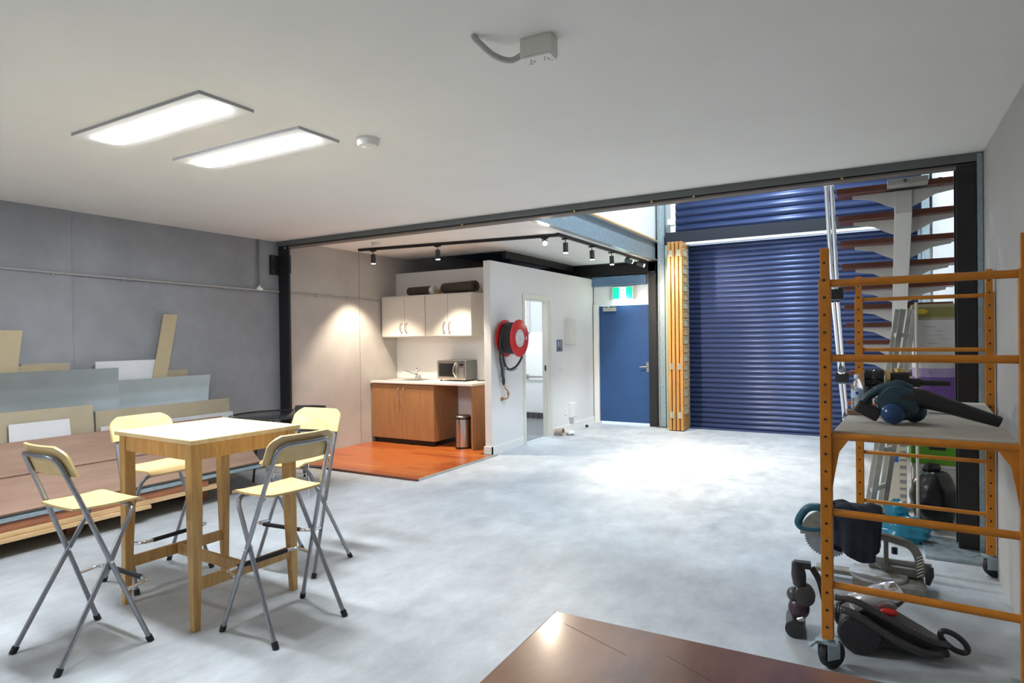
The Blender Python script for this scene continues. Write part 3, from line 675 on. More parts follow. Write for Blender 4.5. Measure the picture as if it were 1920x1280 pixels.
spot('third downward track spotlight along the galvanised beam', -3.21, 8.36, (.04, .04, -1), SPOT_W*1.7, 135, beam=(.60, .60, -1))
spot('tilted track spotlight turned away, next to last on the track', -3.206, 9.06, (.50, .60, -.15), SPOT_W*.75, 50)
spot('track spotlight at the track end aimed at the timber doors', -3.202, 9.60, (.80, .10, -.32), SPOT_W*.5, 60)

# unseen area lamps added to light the shutter hall from above
def fill_lamp(label, x, y):
    t = thing('high_bay_lamp', label, 'lamp', (x, y, 5.99), 0, 'high bay lamps')
    obj('cord', MB().cyl((0, 0, 0), (0, 0, -.25), .008, 8), BLACKP, t); obj('shade', MB().lathe([(.26, -.48), (.22, -.40), (.10, -.27), (.05, -.25)], 32), DARKGREY, t, True)
    obj('diffuser', MB().lathe([(.25, -.492), (.25, -.482)], 32), mat('highbay_glow', (1, 1, 1), .5, emit=COOL, estr=5), t, True)
    light('highbay_light', 'AREA', t, (0, 0, -.50), HALL_FILL_W, COOL, .5)
fill_lamp('high bay lamp over the near half of the shutter hall', -1.45, 6.7)
fill_lamp('high bay lamp over the far half of the shutter hall', -1.45, 8.7)

# ------------------------------------------------------------------ left wall fittings
cn = thing('wall_conduit', 'grey electrical conduit running along the concrete wall', 'conduit', (0, 0, 0))
X0 = XL+.014
obj('pipe', MB().tube([(X0, .6, 2.13), (X0, 2.37, 2.108), (X0, 3.6, 2.088), (X0, 4.88, 2.072), (X0, 6.0, 2.050), (X0, 7.0, 2.022), (X0, 7.30, 2.01)], .011, 8), mat('grey_conduit', (.36, .36, .35), .5), cn, True)
tee = obj('tee_box', MB().cbox((X0+.003, 4.885, 2.085), (.03, .07, .03)).cyl((X0+.003, 4.885, 2.09), (X0+.003, 4.885, 2.125), .016, 10), GLOSSW, cn, bevel=0)
obj('drop_pipe', MB().cyl((X0, 4.88, 2.10), (X0, 4.88, 2.665), .011, 8), mat('dark_conduit', (.16, .16, .16), .5), cn)
for y_ in (1.6, 2.75, 3.35, 4.45, 5.75, 6.3): obj('saddle_clip', MB().cbox((X0-.004, y_, 2.145-.0155*y_), (.014, .018, .045)), GALV, cn)

# ------------------------------------------------------------------ sheet goods stack along the left wall
def leaning(name, label, y0b, y1b, y0t, y1t, xb, zb, xt, zt, th, m, cat='board', bev=.001):
    a = Vector((xb, 0, zb)); b = Vector((xt, 0, zt)); d = (b-a); nrm = Vector((d.z, 0, -d.x)).normalized()*th
    vs = []
    for off in (Vector((0, 0, 0)), nrm):
        for (p, yy) in ((a, y0b), (a, y1b), (b, y1t), (b, y0t)): vs.append(p+Vector((0, yy, 0))+off)
    mb = MB().add(vs, [(0, 1, 2, 3), (7, 6, 5, 4), (0, 4, 5, 1), (1, 5, 6, 2), (2, 6, 7, 3), (3, 7, 4, 0)])
    return tag(obj(name, mb, m, None, bevel=bev), label, cat)
for k, y_ in enumerate((1.2, 2.45, 3.55)):
    tag(obj('timber_bearer', MB().box(-5.93, -5.42, y_, y_+.09, 0, .12), REDT, bevel=.003), ['timber bearer on the floor under the stack, at its near end', 'timber bearer on the floor under the middle of the board stack', 'timber bearer on the floor under the far end of the board stack'][k], 'bearer')
tag(obj('timber_board', MB().box(-5.93, -5.14, .6, 2.95, .12, .148), PALET, bevel=.002), 'wide pale board lowest in the stack, ending behind the left stool', 'board')
tag(obj('timber_board', MB().box(-5.93, -5.17, .6, 3.62, .150, .182), PALET, bevel=.002), 'long pale timber board second from the bottom of the stack', 'board')
tag(obj('timber_plank', MB().box(-5.42, -5.20, .6, 3.50, .184, .245), REDT, bevel=.003), 'rough red timber plank under the steel studs', 'plank')
tag(obj('timber_plank', MB().box(-5.95, -5.70, .6, 3.60, .184, .262), REDT, bevel=.003), 'red timber plank at the back of the board stack', 'plank')
def stud(label, x, z, y0, y1):
    mb = MB().box(x, x+.07, y0, y1, z, z+.003).box(x, x+.003, y0, y1, z, z+.034).box(x+.067, x+.07, y0, y1, z, z+.034)
    return tag(obj('steel_stud', mb, GALV), label, 'stud', 'steel studs in the board stack')
stud('galvanised steel stud along the front of the board stack', -5.255, .247, .6, 4.15)
stud('galvanised steel stud tucked behind the front stud', -5.345, .247, .6, 4.08)
leaning('plywood_sheet', 'large red-brown plywood sheet sloping on top of the stack', .5, 4.06, .5, 4.20, -5.215, .288, -5.93, .655, .018, PLYB, 'plywood')
leaning('plywood_sheet', 'upper red-brown plywood sheet overlapping the lower one', .5, 4.02, .5, 4.16, -5.56, .490, -5.945, .687, .012, PLYB, 'plywood')
for k, y_ in enumerate((1.35, 3.3)):
    tag(obj('timber_prop', MB().box(-5.93, -5.84, y_, y_+.09, .262, .600), REDT, bevel=.002), ['short timber prop under the near end of the sloping plywood', 'short timber prop under the far end of the sloping plywood'][k], 'prop')
leaning('tan_board', 'thick tan board behind the plywood with small white panel on it', .5, 2.955, .5, 2.94, -5.985, .0, -6.035, .93, .034, TAN)
leaning('plasterboard_sheet', 'small white panel leaning on the left tan board', 2.30, 2.745, 2.30, 2.735, -5.958, .60, -5.972, .835, .010, WHITEB)
leaning('tan_board', 'long tan board standing behind the plywood, right', 2.98, 4.34, 2.98, 4.32, -6.012, .0, -6.06, .865, .02, TAN)
leaning('plasterboard_sheet', 'long white panel leaning on the right tan board', 3.0, 4.335, 3.0, 4.33, -5.985, .40, -6.005, .725, .010, WHITEB)
def curled(label, y0b, y1b, y0t, y1t, x0, top):
    prof = [(0, 0), (0, .40*top), (0, .58*top), (-.012, .67*top), (-.034, .78*top), (-.048, .89*top), (-.053, top)]
    def fn(u, v):
        k = v*(len(prof)-1); i = min(int(k), len(prof)-2); t = k-i
        px_ = prof[i][0]*(1-t)+prof[i+1][0]*t; pz_ = prof[i][1]*(1-t)+prof[i+1][1]*t; q = pz_/top
        a = y0b*(1-q)+y0t*q; b = y1b*(1-q)+y1t*q
        return (x0+px_, a+(b-a)*u, pz_)
    return tag(obj('metal_sheet', MB().sheet(fn, 2, 30, .003), GREYSHEET, None, True), label, 'sheet')
curled('wide grey metal sheet leaning against the wall, left', .5, 3.16, .5, 3.22, -6.054, 1.245)
curled('grey metal sheet leaning against the wall, right with slanted end', 2.2, 3.98, 2.2, 4.16, -6.070, 1.127)
leaning('white_board', 'white board showing above the grey metal sheets', 3.05, 3.64, 3.06, 3.64, -6.16, .0, -6.20, 1.305, .012, WHITEB)
leaning('tan_offcut', 'tan board offcut leaning upright and tilted above the metal sheets', 3.32, 3.45, 3.71, 3.855, -6.105, .0, -6.21, 1.755, .016, TANLEFT)
leaning('tan_offcut', 'small tan offcut right of the tilted upright board', 3.4, 3.97, 3.4, 3.975, -6.215, .0, -6.24, 1.19, .012, TAN)
leaning('tan_board', 'tall tan board at the left edge of the picture', 1.6, 2.27, 1.6, 2.495, -6.11, .0, -6.20, 1.59, .018, TANLEFT)
leaning('tan_offcut', 'low tan offcut directly right of the tall tan board', 2.2, 2.64, 2.2, 2.64, -6.20, .0, -6.22, 1.290, .012, TANLEFT)
leaning('tan_offcut', 'narrow tan offcut strip just left of the concrete panel joint', 2.5, 2.87, 2.5, 2.87, -6.235, .0, -6.245, 1.305, .012, TAN)

# ------------------------------------------------------------------ bar table
tb = thing('bar_table', 'tall square pine bar table surrounded by stools', 'table', (-3.345, 2.262, 0), math.radians(-1.8))
top = obj('table_top', MB().box(-.378, .378, -.336, .336, .957, .98), PINETOP, tb, bevel=.003)
for sx in (-1, 1):
    for sy in (-1, 1):
        o = (sx*.352, sy*.322); mb = MB(); w0, w1 = .036, .058
        vs = [(o[0]-sx*0, o[1], 0), (o[0]-sx*w0, o[1], 0), (o[0]-sx*w0, o[1]-sy*w0, 0), (o[0], o[1]-sy*w0, 0), (o[0], o[1], .60), (o[0]-sx*w1, o[1], .60), (o[0]-sx*w1, o[1]-sy*w1, .60), (o[0], o[1]-sy*w1, .60),
              (o[0], o[1], .957), (o[0]-sx*w1, o[1], .957), (o[0]-sx*w1, o[1]-sy*w1, .957), (o[0], o[1]-sy*w1, .957)]
        fs = [(0, 1, 2, 3), (8, 9, 10, 11)]+[(a+i, a+(i+1) % 4, a+4+(i+1) % 4, a+4+i) for a in (0, 4) for i in range(4)]
        obj('leg', mb.add(vs, fs), PINE, tb, bevel=.003)
for sy in (-1, 1): obj('apron', MB().box(-.295, .295, sy*.306-.011, sy*.306+.011, .872, .956), PINE, tb, bevel=.002)
for sx in (-1, 1): obj('apron', MB().box(sx*.336-.011, sx*.336+.011, -.264, .264, .872, .956), PINE, tb, bevel=.002)
for sx in (-1, 1): obj('stretcher', MB().box(sx*.330-.011, sx*.330+.011, -.282, .282, .20, .262), PINE, tb, bevel=.002)
obj('stretcher', MB().box(-.312, .312, -.02, .002, .20, .262), PINE, tb, bevel=.002)

# ------------------------------------------------------------------ folding bar stools (facing +y)
def make_stool(label):
    t = thing('bar_stool', label, 'stool', (0, 0, 0), 0, 'folding bar stools at the pine table')
    A = lambda z: (.245-.092*z, .195-.37*z)     # back frame: half width, y
    B = lambda z: (.212-.055*z, -.205+.545*z)     # front frame
    zt = .965
    pts = fillet([(-A(0.012)[0], A(.012)[1], .012), (-A(zt)[0], A(zt)[1], zt), (A(zt)[0], A(zt)[1], zt), (A(.012)[0], A(.012)[1], .012)], .06, 7)
    dense = []
    for p, q in zip(pts[:-1], pts[1:]):
        for k in range(6): dense.append(p.lerp(q, k/6))
    dense.append(pts[-1])
    dense = [Vector((p.x, p.y-(.028*(1-(p.x/.19)**2)*max(0, (p.z-.80)/.165)), p.z)) for p in dense]
    obj('back_frame', MB().tube(dense, .0115, 10), SATIN, t, True)
    zb = .675
    pts = [(-B(.012)[0], B(.012)[1], .012), (-B(zb)[0], B(zb)[1], zb), (B(zb)[0], B(zb)[1], zb), (B(.012)[0], B(.012)[1], .012)]
    obj('front_frame', MB().tube(fillet(pts, .06, 6), .0115, 10), SATIN, t, True)
    for s in (-1, 1):
        obj('foot', MB().cyl((s*A(0)[0], A(0)[1], 0), (s*A(.03)[0], A(.03)[1], .03), .0155, 10), RUBBER, t, True)
        obj('foot', MB().cyl((s*B(0)[0], B(0)[1], 0), (s*B(.03)[0], B(.03)[1], .03), .0155, 10), RUBBER, t, True)
        zc = .437; obj('pivot', MB().cyl((s*(A(zc)[0]+.013), A(zc)[1], zc), (s*(B(zc)[0]-.013), A(zc)[1], zc), .007, 8), CHROME, t)
        obj('seat_hinge', MB().tube([(s*A(.665)[0], A(.665)[1], .665), (s*.155, -.06, .690)], .006, 6), CHROME, t)
    zf = .285; h, yy = A(zf)
    pts = [(-h, yy, zf), (-h, yy+.115, zf+.012), (h, yy+.115, zf+.012), (h, yy, zf)]
    fr = obj('footrest', MB().tube(fillet(pts, .05, 6), .009, 10), CHROME, t, True)
    obj('footrest_sleeve', MB().cyl((-.15, yy+.115, zf+.012), (.15, yy+.115, zf+.012), .0125, 10), RUBBER, fr, True)
    def seat(u, v):
        x = (u-.5)*2; y = -.10+.325*v; w = .158+.016*v
        c = -.022*max(0, (v-.82)/.18)**2
        corner = min(v, 1-v); k = 1-.07*max(0, 1-corner/.07)**2
        return (x*w*k, y, .703+c+.004*x*x-.007*math.sin(PI*v))
    obj('seat', MB().sheet(seat, 16, 16, .011), BIRCH, t, True)
    def back(u, v):
        x = (u-.5)*2; z = .868+.142*v
        hw = .205-.010*v
        if v > .55: hw -= .055*((v-.55)/.45)**2.6
        base = A(z)[1]+.022
        return (x*hw, base-.028*(1-(x*hw/.19)**2), z)
    obj('backrest', MB().sheet(back, 18, 12, .011), BIRCH, t, True)
    return t
st = make_stool('folding birch stool left of the table front, seen from behind')
st.location = (-3.365, 1.583, 0); st.rotation_euler = (0, 0, math.radians(0))
dup(st, (-2.688, 2.245, 0), math.radians(86), 'folding birch stool at the right side of the table, nearest the open floor')
dup(st, (-3.955, 2.30, 0), math.radians(-88), 'folding birch stool between the table and the plywood stack')
dup(st, (-3.295, 2.905, 0), math.radians(186), 'folding birch stool on the far side of the table, facing the camera')

# ------------------------------------------------------------------ things behind the table
rt = thing('round_table', 'round dark glass table beside the black column', 'table', (-5.63, 4.60, 0))
obj('glass_top', MB().lathe([(.46, .668), (.467, .674), (.46, .680)], 48), mat('smoked_glass', (.10, .11, .12), .06, trans=.6, alpha=.9), rt, True)
obj('rim', MB().tube([(math.cos(2*PI*k/48)*.468, math.sin(2*PI*k/48)*.468, .674) for k in range(48)], .009, 6, closed=True), BLACKP, rt, True)
for k in range(3):
    a = 2*PI*k/3+.5; obj('leg', MB().tube([(math.cos(a)*.30, math.sin(a)*.30, 0), (math.cos(a)*.22, math.sin(a)*.22, .664)], .011, 8), BLACKST, rt, True)
bk = thing('black_chair', 'black chair with thin chrome legs behind the far stool', 'chair', (-4.86, 4.22, 0), math.radians(200))
obj('seat', MB().sheet(lambda u, v: ((u-.5)*.40, -.19+.38*v, .45-.02*math.sin(PI*v)), 10, 10, .03), BLACKP, bk, True)
obj('backrest', MB().sheet(lambda u, v: ((u-.5)*(.40-.08*v*v), -.20-.05*v-.03*math.sin(PI*u), .56+.26*v), 12, 8, .018), BLACKP, bk, True)
for s in (-1, 1):
    obj('leg', MB().tube([(s*.19, .17, 0), (s*.17, .13, .44)], .009, 8), CHROME, bk, True); obj('leg', MB().tube([(s*.19, -.22, 0), (s*.17, -.18, .44), (s*.16, -.235, .78)], .009, 8), CHROME, bk, True)
obj('stretcher', MB().cyl((-.18, .15, .22), (.18, .15, .22), .006, 8), CHROME, bk); obj('stretcher', MB().cyl((-.18, -.20, .22), (.18, -.20, .22), .006, 8), CHROME, bk)

# ------------------------------------------------------------------ stairs
stt = thing('open_staircase', 'open staircase with dark timber treads on a white central stringer', 'staircase', (0, 0, 0))
rise, run = .168, .241
brp = [(-.335, -.004), (-.335, -.028), (-.20, -.05), (-.11, -.10), (-.055, -.125), (.055, -.125), (.11, -.10), (.20, -.05), (.335, -.028), (.335, -.004)]
trm = MB().box(-.44, .40, 0, .27, 0, .042).mesh('tread', JARRAH, bevel=.003)
brm = MB().prism(brp, .10, .115).mesh('bracket', STAIRW)
for i in range(15):
    z = 2.545-rise*i; y0 = 5.44+run*i
    if i == 0: z = 2.545
    tr_ = obj('tread', trm, JARRAH, stt, loc=(.185, y0, z))
    bk_ = obj('bracket', brm, STAIRW, tr_)
sx0, sx1 = .13, .24
ya, za, yb, zb_ = 5.52, 2.56, 5.52+run*15.2, 2.56-rise*15.2
d = MB(); hgt = .17
vs = [(sx0, ya, za-.02), (sx1, ya, za-.02), (sx1, yb, max(zb_, 0)), (sx0, yb, max(zb_, 0)), (sx0, ya, za-.02-hgt), (sx1, ya, za-.02-hgt), (sx1, yb-.24, .0), (sx0, yb-.24, .0)]
d.add(vs, [(0, 1, 2, 3), (4, 7, 6, 5), (0, 4, 5, 1), (1, 5, 6, 2), (2, 6, 7, 3), (3, 7, 4, 0)])
obj('stringer', d, STAIRW, stt, bevel=.004)
hd = obj('head_plate', MB().box(.08, .33, 5.32, 5.54, 2.545, 2.592), ALU, stt, bevel=.003)
obj('bolt', MB().cyl((.19, 5.312, 2.57), (.19, 5.32, 2.57), .012, 8), DARKGREY, hd)
obj('bolt_head', MB().cyl((.41, 5.50, 2.545), (.41, 5.50, 2.60), .014, 8), DARKGREY, stt)
# chrome balustrade tubes with black brackets at the stair's left side
hrail = thing('stair_balustrade', 'pairs of chrome tubes with black brackets along the open stair side', 'balustrade', (0, 0, 0))
for (y0, z0, y1, z1) in ((5.33, 2.60, 6.0, 1.885), (6.05, 1.76, 7.10, 1.105), (7.2, .98, 8.0, .52)):
    for dx in (0, .036): obj('tube', MB().cyl((-.318+dx, y0, z0), (-.318+dx, y1, z1), .016, 14), CHROME, hrail, True)
    obj('flange', MB().cyl((-.30, y1, z1), (-.30, y1+.006, z1-.014), .042, 20), CHROME, hrail, True)
    obj('bracket', MB().box(-.355, -.235, y1-.02, y1+.05, z1-.115, z1-.018), BLACKST, hrail, bevel=.003)

# ------------------------------------------------------------------ stored things between stairs and column
bx = thing('storage_crate', 'pale grey crate under the green tub behind the column', 'crate', (.40, 6.12, 0))
obj('body', MB().box(-.15, .15, -.14, .14, 0, .40), mat('pale_grey_plastic', (.45, .45, .43), .6), bx, bevel=.008); obj('rim', MB().box(-.16, .16, -.15, .15, .40, .43), mat('pale_grey_plastic', (.45, .45, .43)), bx, bevel=.006)
gt = thing('green_tub', 'bright green plastic tub between crate and purple bucket', 'tub', (.40, 6.12, .43))
obj('body', MB().box(-.165, .165, -.15, .15, 0, .26), GREEN, gt, bevel=.012); obj('lid', MB().box(-.175, .175, -.16, .16, .26, .285), GREEN, gt, bevel=.006)
obj('label', MB().box(-.04, .07, -.155, -.150, .12, .2), BLACKP, gt)
bu = thing('paint_bucket', 'white paint bucket with purple label on the green tub', 'bucket', (.405, 6.10, .715))
obj('body', MB().lathe([(.135, 0), (.1495, .48), (.1505, .52)], 40), PAPER, bu, True); obj('lid', MB().lathe([(.158, .52), (.160, .55), (.150, .565), (.148, .575)], 40), GLOSSW, bu, True)
obj('purple_band', MB().lathe([(.1375, .05), (.1487, .41)], 40), PURPLE, bu, True); obj('lilac_band', MB().lathe([(.1489, .41), (.151, .48)], 40), LILAC, bu, True)
obj('barcode', MB().box(-.02, .045, -.146, -.138, .08, .12), PAPER, bu)
text_mesh('capacity_mark', '15', .03, PURPLE, bu, (-.035, -.1512, .445), (PI/2, 0, 0))
cb = thing('wrapped_box', 'white wrapped carton standing on the purple bucket', 'carton', (.415, 6.11, 1.29))
obj('body', MB().box(-.155, .14, -.13, .13, 0, .29), PAPER, cb, bevel=.006)
wr = MB()
for k in range(7): wr.cbox((random.uniform(-.08, .08), -.1315, .04+k*.032), (random.uniform(.04, .14), .002, .003), Matrix.Rotation(random.uniform(-.05, .05), 4, 'Y'))
obj('creases', wr, mat('grey_print', (.25, .25, .26), .7), cb)
ob2 = thing('olive_carton', 'small olive carton on top of the white wrapped carton', 'carton', (.415, 6.11, 1.58))
obj('body', MB().box(-.165, .135, -.13, .13, 0, .125), mat('olive_card', (.34, .32, .20), .7), ob2, bevel=.004)
obj('print_panel', MB().box(-.155, .125, -.132, -.130, .02, .10), mat('olive_print', (.22, .20, .06), .6), ob2); obj('logo', MB().lathe([(.038, -.134), (.038, -.132)], 20, Matrix.Translation((-.095, 0, .066)) @ Matrix.Scale(.55, 4, (0, 0, 1)) @ Matrix.Rotation(PI/2, 4, 'X') @ Matrix.Scale(-1, 4, (0, 0, 1))), mat('yellow_logo', (.6, .42, .03), .6), ob2)
# printed carton, ladder, poles
pc = thing('printed_carton', 'tall white printed carton with blue label behind the ladder', 'carton', (.155, 6.24, 0))
obj('body', MB().box(-.09, .06, -.10, .10, 0, .66), mat('buff_card', (.62, .56, .46), .7), pc, bevel=.004)
obj('blue_label', MB().box(-.055, .0, -.103, -.10, .40, .46), mat('blue_label', (.02, .12, .42), .5), pc)
pr_ = MB()
for k in range(9): pr_.cbox((.032, -.101, .12+k*.06), (.045, .002, .018 if k % 2 else .03))
obj('printing', pr_, mat('grey_print', (.25, .25, .26), .7), pc)
ld = thing('step_ladder', 'folded aluminium step ladder leaning by the stairs', 'ladder', (-.02, 5.62, 0))
def stile(dx, dy, w=.028): 
    a = Vector((dx, dy, 0)); b = Vector((dx+.235, dy+.10, 1.66)); return a, b
for dx, dy in ((-.05, -.05), (.04, .20)):
    a, b = stile(dx, dy); dv = (b-a)
    M = Matrix.Translation(a) @ dv.to_track_quat('Z', 'Y').to_matrix().to_4x4()
    L = dv.length; obj('stile', MB().box(-.042, -.038, -.02, .02, 0, L, M).box(-.038, .038, -.02, -.016, 0, L, M).box(.038, .042, -.02, .02, 0, L, M), ALU, ld)
    obj('foot', MB().box(-.048, .048, -.026, .026, 0, .05, M), TEAL, ld)
    obj('bolt', MB().cyl((0, -.028, .45), (0, -.018, .45), .012, 10, M), BLACKP, ld)
for k in range(5):
    t_ = .16+k*.18; a, b = stile(-.05, -.05); c, e = stile(.04, .20); p = a+(b-a)*t_; q = c+(e-c)*t_
    obj('step', MB().tube([p, q], .02, 6), ALU, ld)
obj('hook', MB().tube(spline([(.06, .02, .92), (.03, -.02, .98), (.0, -.03, 1.06)]), .008, 6), ALU, ld)
tag(obj('conduit_length', MB().cyl((.256, 5.42, 0), (.256, 5.44, 1.70), .010, 10), mat('ivory_pvc', (.62, .60, .52), .5), None, True), 'thin ivory conduit length standing in front of the buckets', 'conduit')
def lumpy(seed, amp, f):
    rnd = random.Random(seed); ph = [rnd.uniform(0, 6.28) for _ in range(6)]
    return lambda d: 1+amp*(math.sin(f*d.x+ph[0])*math.cos(f*d.y+ph[1])+.6*math.sin(2.1*f*d.z+ph[2]+2*d.x)+.4*math.sin(3.3*f*d.x+ph[3])*math.sin(2.7*f*d.z+ph[4]))
bg1 = thing('garbage_bag', 'full black garbage bag in front of the crate', 'bag', (.37, 5.68, 0))
obj('body', MB().ball((0, 0, .225), .225, 40, (.72, .58, .98), fn=lumpy(3, .05, 6)), BINBAG, bg1, True)
obj('knot', MB().ball((-.01, -.01, .455), .045, 18, (1.2, .8, .9), fn=lumpy(5, .25, 6)), BINBAG, bg1, True)
bg2 = thing('garbage_bag', 'smaller black garbage bag slumped to the left on the floor', 'bag', (.135, 5.42, 0))
obj('body', MB().ball((0, 0, .085), .10, 30, (1.0, .9, .82), fn=lumpy(9, .12, 5)), BINBAG, bg2, True)
bb_ = thing('plastic_bag', 'cyan blue plastic bag on the floor in front of the column', 'bag', (.17, 5.22, 0))
obj('body', MB().ball((0, 0, .085), .12, 36, (1.25, .7, .78), fn=lumpy(12, .14, 5)), CYAN, bb_, True)
obj('neck', MB().ball((-.05, .04, .215), .075, 20, (1.0, .35, .8), fn=lumpy(13, .25, 5)), CYAN, bb_, True)

# ------------------------------------------------------------------ orange scaffold
sc = thing('mobile_scaffold', 'orange mobile scaffold on casters with a plywood deck', 'scaffold', (-.193, 3.09, 0), math.radians(-3.3))
W_, L_ = .69, 1.665
for (x, y_) in ((0, 0), (W_, 0), (0, L_), (W_, L_)):
    p = obj('post', MB().box(x-.023, x+.023, y_-.023, y_+.023, .135, 1.72).box(x-.017, x+.017, y_-.017, y_+.017, 1.72, 1.855), ORANGE, sc, bevel=.003)
    ho = MB()
    for k in range(22):
        z = .19+k*.0762
        if z < 1.84:
            e = .0235 if z < 1.715 else .0175
            ho.cyl((x, y_-e-.0006, z), (x, y_-e+.0004, z), .0062, 8)
    obj('pin_holes', ho, BLACKP, p)['kind'] = 'stuff'
    cs = obj('caster', MB().cyl((x, y_, .10), (x, y_, .135), .022, 14).box(x-.05, x+.04, y_-.035, y_+.035, .118, .126), GALV, sc)
    ang = .9 if y_ == 0 else .3
    Mc = Matrix.Translation((x, y_, 0)) @ Matrix.Rotation(ang, 4, 'Z')
    obj('caster_fork', MB().box(-.03, .035, -.032, -.028, .05, .12, Mc).box(-.03, .035, .028, .032, .05, .12, Mc), GALV, cs)
    obj('wheel', MB().lathe([(.03, -.022), (.055, -.02), (.062, -.012), (.062, .012), (.055, .02), (.03, .022)], 28, Mc @ Matrix.Translation((.02, 0, .062)) @ Matrix.Rotation(PI/2, 4, 'X')), RUBBER, cs, True)
    obj('brake_lever', MB().tube([(-.02, 0, .115), (-.07, 0, .128), (-.10, 0, .115)], .007, 6, M=Mc), GALV, cs)
for y_ in (0, L_):
    for z in (.375, .695, 1.03, 1.372, 1.70): obj('rung', MB().cyl((.02, y_, z), (W_-.02, y_, z), .0165 if y_ == 0 else .0125, 12), ORANGE, sc, True)
    for x, s in ((0, 1), (W_, -1)):
        obj('gusset', MB().prism([(x+s*.02, 1.02), (x+s*.09, 1.02), (x+s*.05, .96), (x+s*.032, .86), (x+s*.02, .78)], y_-.012, y_+.012), ORANGE, sc)
for x in (.03, W_-.03): obj('deck_rail', MB().box(x-.012, x+.012, .02, L_-.02, 1.005, 1.028), ORANGE, sc)
obj('deck', MB().box(.025, W_-.025, .02, L_-.02, 1.030, 1.050), PLYTOP, sc, bevel=.002)

# ------------------------------------------------------------------ tools on the deck
DZ = 1.051
lb = thing('leaf_blower', 'dark teal leaf blower with long black nozzle on the scaffold deck', 'leaf blower', (.07, 3.50, DZ), math.radians(-4))
obj('fan_housing', MB().lathe([(.03, -.05), (.075, -.045), (.088, -.02), (.088, .02), (.075, .045), (.03, .05)], 32, Matrix.Translation((.02, 0, .10)) @ Matrix.Rotation(PI/2, 4, 'X')), TEALD, lb, True)
obj('motor_bulb', MB().ball((.0, -.075, .052), .05, 24, (1, 1.0, 1.0)), mat('tool_blue', (.012, .05, .15), .22), lb, True)
obj('intake_bulb', MB().ball((.08, .06, .055), .054, 24), TEALD, lb, True)
obj('nozzle', MB().tube([(.03, 0, .125), (.12, 0, .120), (.20, 0, .095), (.30, 0, .062), (.40, 0, .030), (.405, 0, .028)], [.052, .045, .036, .031, .025, .022], 20), BLACKP, lb, True)
obj('handle', MB().tube(spline([(-.12, 0, .06), (-.115, 0, .11), (-.06, 0, .155), (.01, 0, .18), (.07, 0, .16)]), [.022]*8+[.020]*8+[.022]*8+[.026]*9, 14), TEALD, lb, True)
obj('battery_grip', MB().box(-.055, .055, -.035, .035, -.03, .03, Matrix.Translation((-.105, -.01, .055)) @ Matrix.Rotation(math.radians(28), 4, 'Y')), BLACKP, lb, bevel=.012)
obj('trigger', MB().ball((-.055, 0, .10), .025, 14, (1, .7, .8)), TEAL, lb, True)
dl = thing('power_drill', 'black power tool with brass collar and long shaft behind the leaf blower', 'power tool', (.0, 3.92, DZ), math.radians(2))
dl_b = MB(); Ry = Matrix.Rotation(PI/2, 4, 'Y')
obj('motor', MB().lathe([(.03, 0), (.048, .008), (.05, .03), (.043, .045), (.048, .055), (.05, .09), (.045, .10)], 28, Matrix.Translation((-.065, 0, .185)) @ Ry), GLASSB, dl, True)
obj('collar', MB().lathe([(.052, 0), (.052, .018)], 28, Matrix.Translation((.045, 0, .18)) @ Ry), BRASS, dl, True)
obj('gearbox', MB().box(.06, .15, -.04, .04, .125, .22), BLACKP, dl, bevel=.012); obj('brass_cap', MB().cyl((.105, 0, .218), (.105, 0, .238), .028, 20), BRASS, dl, True)
obj('shaft', MB().tube([(.14, 0, .165), (.20, 0, .165), (.205, 0, .165), (.33, 0, .163)], [.024, .024, .016, .013], 14), BLACKP, dl, True)
obj('grip', MB().tube([(-.035, 0, .16), (-.04, 0, .09), (-.045, 0, .02)], [.024, .022, .026], 14), BLACKP, dl, True)
obj('battery', MB().box(-.085, .0, -.035, .035, 0, .04), TEALD, dl, bevel=.006)
obj('stand', MB().tube([(.05, 0, .13), (.04, 0, .06), (.03, 0, .0)], [.026, .02, .03], 12), BLACKP, dl, True)
wb = thing('water_bottle', 'clear plastic water bottle with blue label on the scaffold deck', 'bottle', (-.088, 3.80, DZ+.026))
PET = mat('clear_pet', (.92, .95, .97), .08, trans=.85)
obj('body', MB().lathe([(.026, 0), (.029, .006), (.029, .11), (.027, .125), (.012, .158), (.012, .165)], 28), PET, wb, True)
obj('cap', MB().lathe([(.0145, .163), (.0145, .182), (.013, .184)], 20), WHITEB, wb, True)
obj('label', MB().lathe([(.0295, .062), (.0295, .105)], 28), mat('pale_blue_label', (.42, .55, .72), .5), wb, True); obj('label_dot', MB().cyl((.0, -.0305, .088), (.0, -.029, .088), .008, 12), mat('blue_dot', (.02, .06, .32), .5), wb)
tag(obj('timber_offcut', MB().box(-.055, .055, -.035, .035, 0, .025), mat('weathered_timber', (.22, .15, .10), .8), None, bevel=.003, loc=(-.082, 3.79, DZ), rot=(0, 0, .1)), 'small brown timber offcut under the water bottle', 'offcut')
tag(obj('orange_strap', MB().tube(spline([(-.15, 4.25, DZ+.012), (-.08, 4.27, DZ+.016), (.0, 4.24, DZ+.012), (.06, 4.26, DZ+.010)]), .010, 8), mat('bright_orange', (.75, .13, .02), .5), None, True), 'bright orange strap lying behind the water bottle', 'strap')
tag(obj('drill_bit', MB().cyl((.24, 3.98, DZ+.004), (.36, 3.95, DZ+.004), .004, 8), SATIN), 'thin steel drill bit lying on the deck', 'drill bit')

